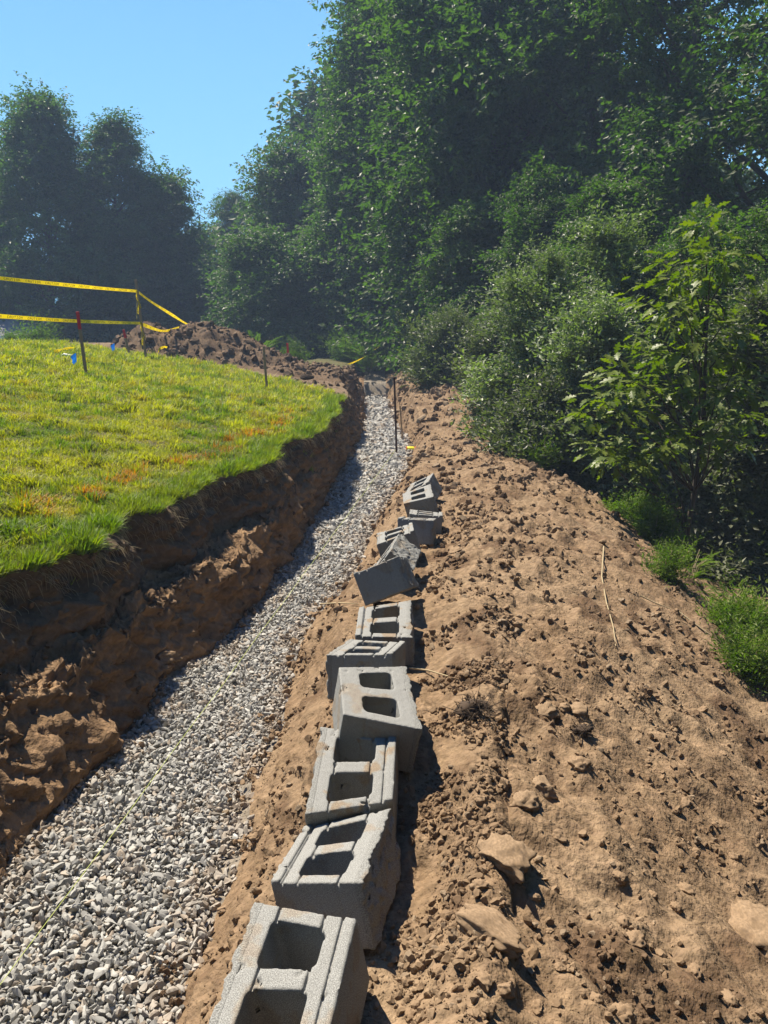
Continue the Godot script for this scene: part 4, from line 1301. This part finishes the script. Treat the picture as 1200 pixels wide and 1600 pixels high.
func can_soup() -> Soup:
	var s := Soup.new()
	s.tube(PackedVector3Array([Vector3(0, -0.1, 0), Vector3(0, 0.08, 0), Vector3(0, 0.1, 0), Vector3(0, 0.13, 0)]), PackedFloat32Array([0.035, 0.035, 0.02, 0.015]), 10)
	return s

func house():
	var d := 36.0
	var o := at_d(-48, 530, d)
	o.y = gy(o.x, d)
	var root := base("house", o + Vector3(0, -0.35, 0), "pale sided house with a grey roof beyond the lawn", "house")
	var wall := Soup.new(); wall.box(Vector3(0, 1.2, -3), Vector3(2.6, 1.2, 3))
	part("wall", flat(wall), mat(lin(0.36, 0.27, 0.25), 0.9), root)
	var roof := Soup.new()
	var e := 2.38; var t := 3.3
	for sd in [0, 1]:
		var z0 := 0.4 if sd == 0 else -6.4
		roof.quad(Vector3(-2.9, e, z0), Vector3(2.9, e, z0), Vector3(2.9, t, -3), Vector3(-2.9, t, -3))
		roof.quad(Vector3(-2.9, e - 0.12, z0), Vector3(2.9, e - 0.12, z0), Vector3(2.9, e, z0), Vector3(-2.9, e, z0))
	roof.quad(Vector3(-2.9, e - 0.12, 0.4), Vector3(2.9, e - 0.12, 0.4), Vector3(2.9, e - 0.12, -6.4), Vector3(-2.9, e - 0.12, -6.4))
	part("roof", flat(roof), mat(lin(0.16, 0.15, 0.16), 0.9), root)
	var gut := Soup.new(); gut.box(Vector3(0, e - 0.08, 0.46), Vector3(2.95, 0.07, 0.05))
	part("gutter", flat(gut), mat(lin(0.6, 0.6, 0.6), 0.6), root)
	for x in [-1.3, 0.55, 1.5]:
		var fr := Soup.new(); fr.box(Vector3(x, 1.3, 0.03), Vector3(0.38, 0.6, 0.05))
		var w := part("window", flat(fr), mat(lin(0.6, 0.6, 0.58), 0.6), root)
		var gl := Soup.new(); gl.box(Vector3(x, 1.3, 0.07), Vector3(0.31, 0.53, 0.02))
		part("pane", flat(gl), mat(lin(0.03, 0.035, 0.04), 0.15), w)

# ------------------------------------------------------------------ weeds along the bank
func frond_mesh(seed_: int) -> ArrayMesh:
	var g := RandomNumberGenerator.new(); g.seed = seed_
	var s := Soup.new()
	for k in 26:
		var t := (k + 1) / 27.0
		var p := Vector3(0, 0.25 * t - 0.28 * t * t, t) * 0.55
		for sd in [-1.0, 1.0]:
			var l := 0.13 * (1.0 - 0.75 * t) + 0.02
			var dir := Vector3(sd, g.randf_range(-0.15, 0.35), 0.7).normalized()
			var x := dir.cross(Vector3(g.randfn() * 0.2, 1, g.randfn() * 0.2)).normalized()
			leaf(s, p, Basis(x, dir, x.cross(dir)), l, 0.016, Color.WHITE * g.randf_range(0.8, 1.2))
	return flat(s)

func weed(label: String, at: Vector3, size: float, n: int, c0: Color, c1: Color, up: float, frond: Mesh, group: String, sd: int, called := "weed_plant"):
	var g := RandomNumberGenerator.new(); g.seed = sd
	var root := base(called, at, label, "weed", group)
	var xs := []; var cs := []
	var s := Soup.new()
	for k in n:
		var a := g.randf() * TAU
		var dir := Vector3(cos(a), 0, sin(a))
		var hgt := size * g.randf_range(0.2, 1.0) * up
		var foot := dir * size * 0.08
		var top := dir * size * g.randf_range(0.1, 0.5) + Vector3.UP * hgt
		if k % 3 == 0: s.tube(PackedVector3Array([foot - Vector3(0, 0.05, 0), foot.lerp(top, 0.5) + Vector3(0, 0.05, 0), top]), PackedFloat32Array([0.006, 0.005, 0.003]), 5)
		var z := (dir + Vector3.UP * g.randf_range(0.0, 0.9)).normalized()
		var x := Vector3.UP.cross(z).normalized()
		var f := size * g.randf_range(0.55, 1.1)
		xs.append(Transform3D(Basis(x * f, z.cross(x) * f, z * f), foot.lerp(top, g.randf_range(0.3, 1.0))))
		cs.append(mixc(c0, c1, g.randf()))
	part("stems", smooth(s), M.dry, root)
	copies("foliage", frond, M.weed, root, xs, cs).set_meta("kind", "stuff")

func weeds():
	var fm := frond_mesh(4)
	var ga := Color(0.10, 0.15, 0.025); var gb := Color(0.21, 0.26, 0.05)
	var L := [[1035, 800, 7.8, 0.7, 50, "feathery light green weed under the oak sapling"], [985, 790, 8.6, 0.6, 34, "feathery weed at the bank edge below the oak leaves"], [1098, 855, 6.6, 0.42, 34, "leafy weed overhanging the slope edge"], [1190, 920, 5.2, 0.5, 60, "bright fern like weed at the outer foot of the slope"], [1215, 985, 4.6, 0.45, 50, "bright low weed beside the fern like weed"], [1165, 875, 6.0, 0.42, 40, "shaded weed behind the fern like weed"], [1205, 830, 6.4, 0.5, 40, "tall shaded weed beside the dark hollow"], [1060, 880, 5.9, 0.45, 26, "small yellowish weed on the slope edge"], [810, 690, 12.5, 0.55, 40, "grassy green weed patch on the bank shoulder"], [850, 720, 10.8, 0.5, 34, "second grassy green weed patch on the bank shoulder"], [780, 650, 15.0, 0.7, 34, "pale green weed at the end of the tan mound"], [575, 570, 31.0, 1.5, 60, "pale green brush beyond the trench end"], [600, 560, 32.0, 1.7, 60, "taller brush under the loose tape"], [545, 572, 32.0, 1.3, 50, "low brush beside the loose tape"], [640, 570, 30.0, 1.4, 50, "dull brush behind the far mound slab"], [700, 590, 26.0, 1.5, 50, "dull brush behind the white lath"], [460, 572, 25.0, 0.8, 30, "yellowish weed at the foot of the far red stake"], [405, 560, 30.0, 1.4, 50, "brush behind the soil heap"], [64, 530, 27.0, 1.3, 60, "low bush before the house"], [30, 532, 22.0, 0.3, 40, "pale tall grass before the house"]]
	var k := 0
	for e in L:
		k += 1
		var x: float = (e[0] - 600.0) / FPX * e[2]
		var at := Vector3(x, gy(x, e[2]) - 0.03, -e[2])
		weed(e[5], at, e[3] * (0.8 if e[2] < 9.0 else 1.0), e[4] if k % 3 == 0 else e[4] / 2, ga if e[2] < 9 or k == 9 or k == 10 else Color(0.10, 0.14, 0.035), gb if e[2] < 13 else Color(0.18, 0.22, 0.06), 0.9, fm if k % 3 == 0 else M.weeds[k % 5], "weeds along the bank and the wood edge", 500 + k)
	# dark root clumps
	for e in [[742, 1113, 0.10, "dark matted root clump on the bank beside the blocks"], [910, 1142, 0.06, "small dark root clump below the twin lumps"], [480, 590, 0.2, "dark upturned sod at the end of the lawn"]]:
		var p := hit(e[0], e[1])
		if e[2] > 0.15: p = on_ground(e[0], 17.4) + Vector3(0, 0.12, 0)
		var s := Soup.new()
		var g := RandomNumberGenerator.new(); g.seed = int(e[0])
		for j in 120:
			var a: Vector3 = Vector3(g.randfn(), absf(g.randfn()) * 0.5, g.randfn()).normalized() * e[2] * g.randf_range(0.3, 0.9)
			s.tube(PackedVector3Array([a * 0.4, a, a + Vector3(g.randfn(), g.randfn(), g.randfn()) * e[2] * 0.3]), PackedFloat32Array([0.002, 0.0018, 0.001]), 4)
		var root := base("root_clump", p, e[3], "root clump", "dark root clumps")
		part("roots", smooth(s), M.root, root)
		part("core", stone_mesh(700 + int(e[0]), 4, 0.5, false), M.dark_soil, root, Transform3D(Basis.from_scale(Vector3(1, 0.5, 0.8) * e[2] * 0.75), Vector3(0, 0.01, 0)))
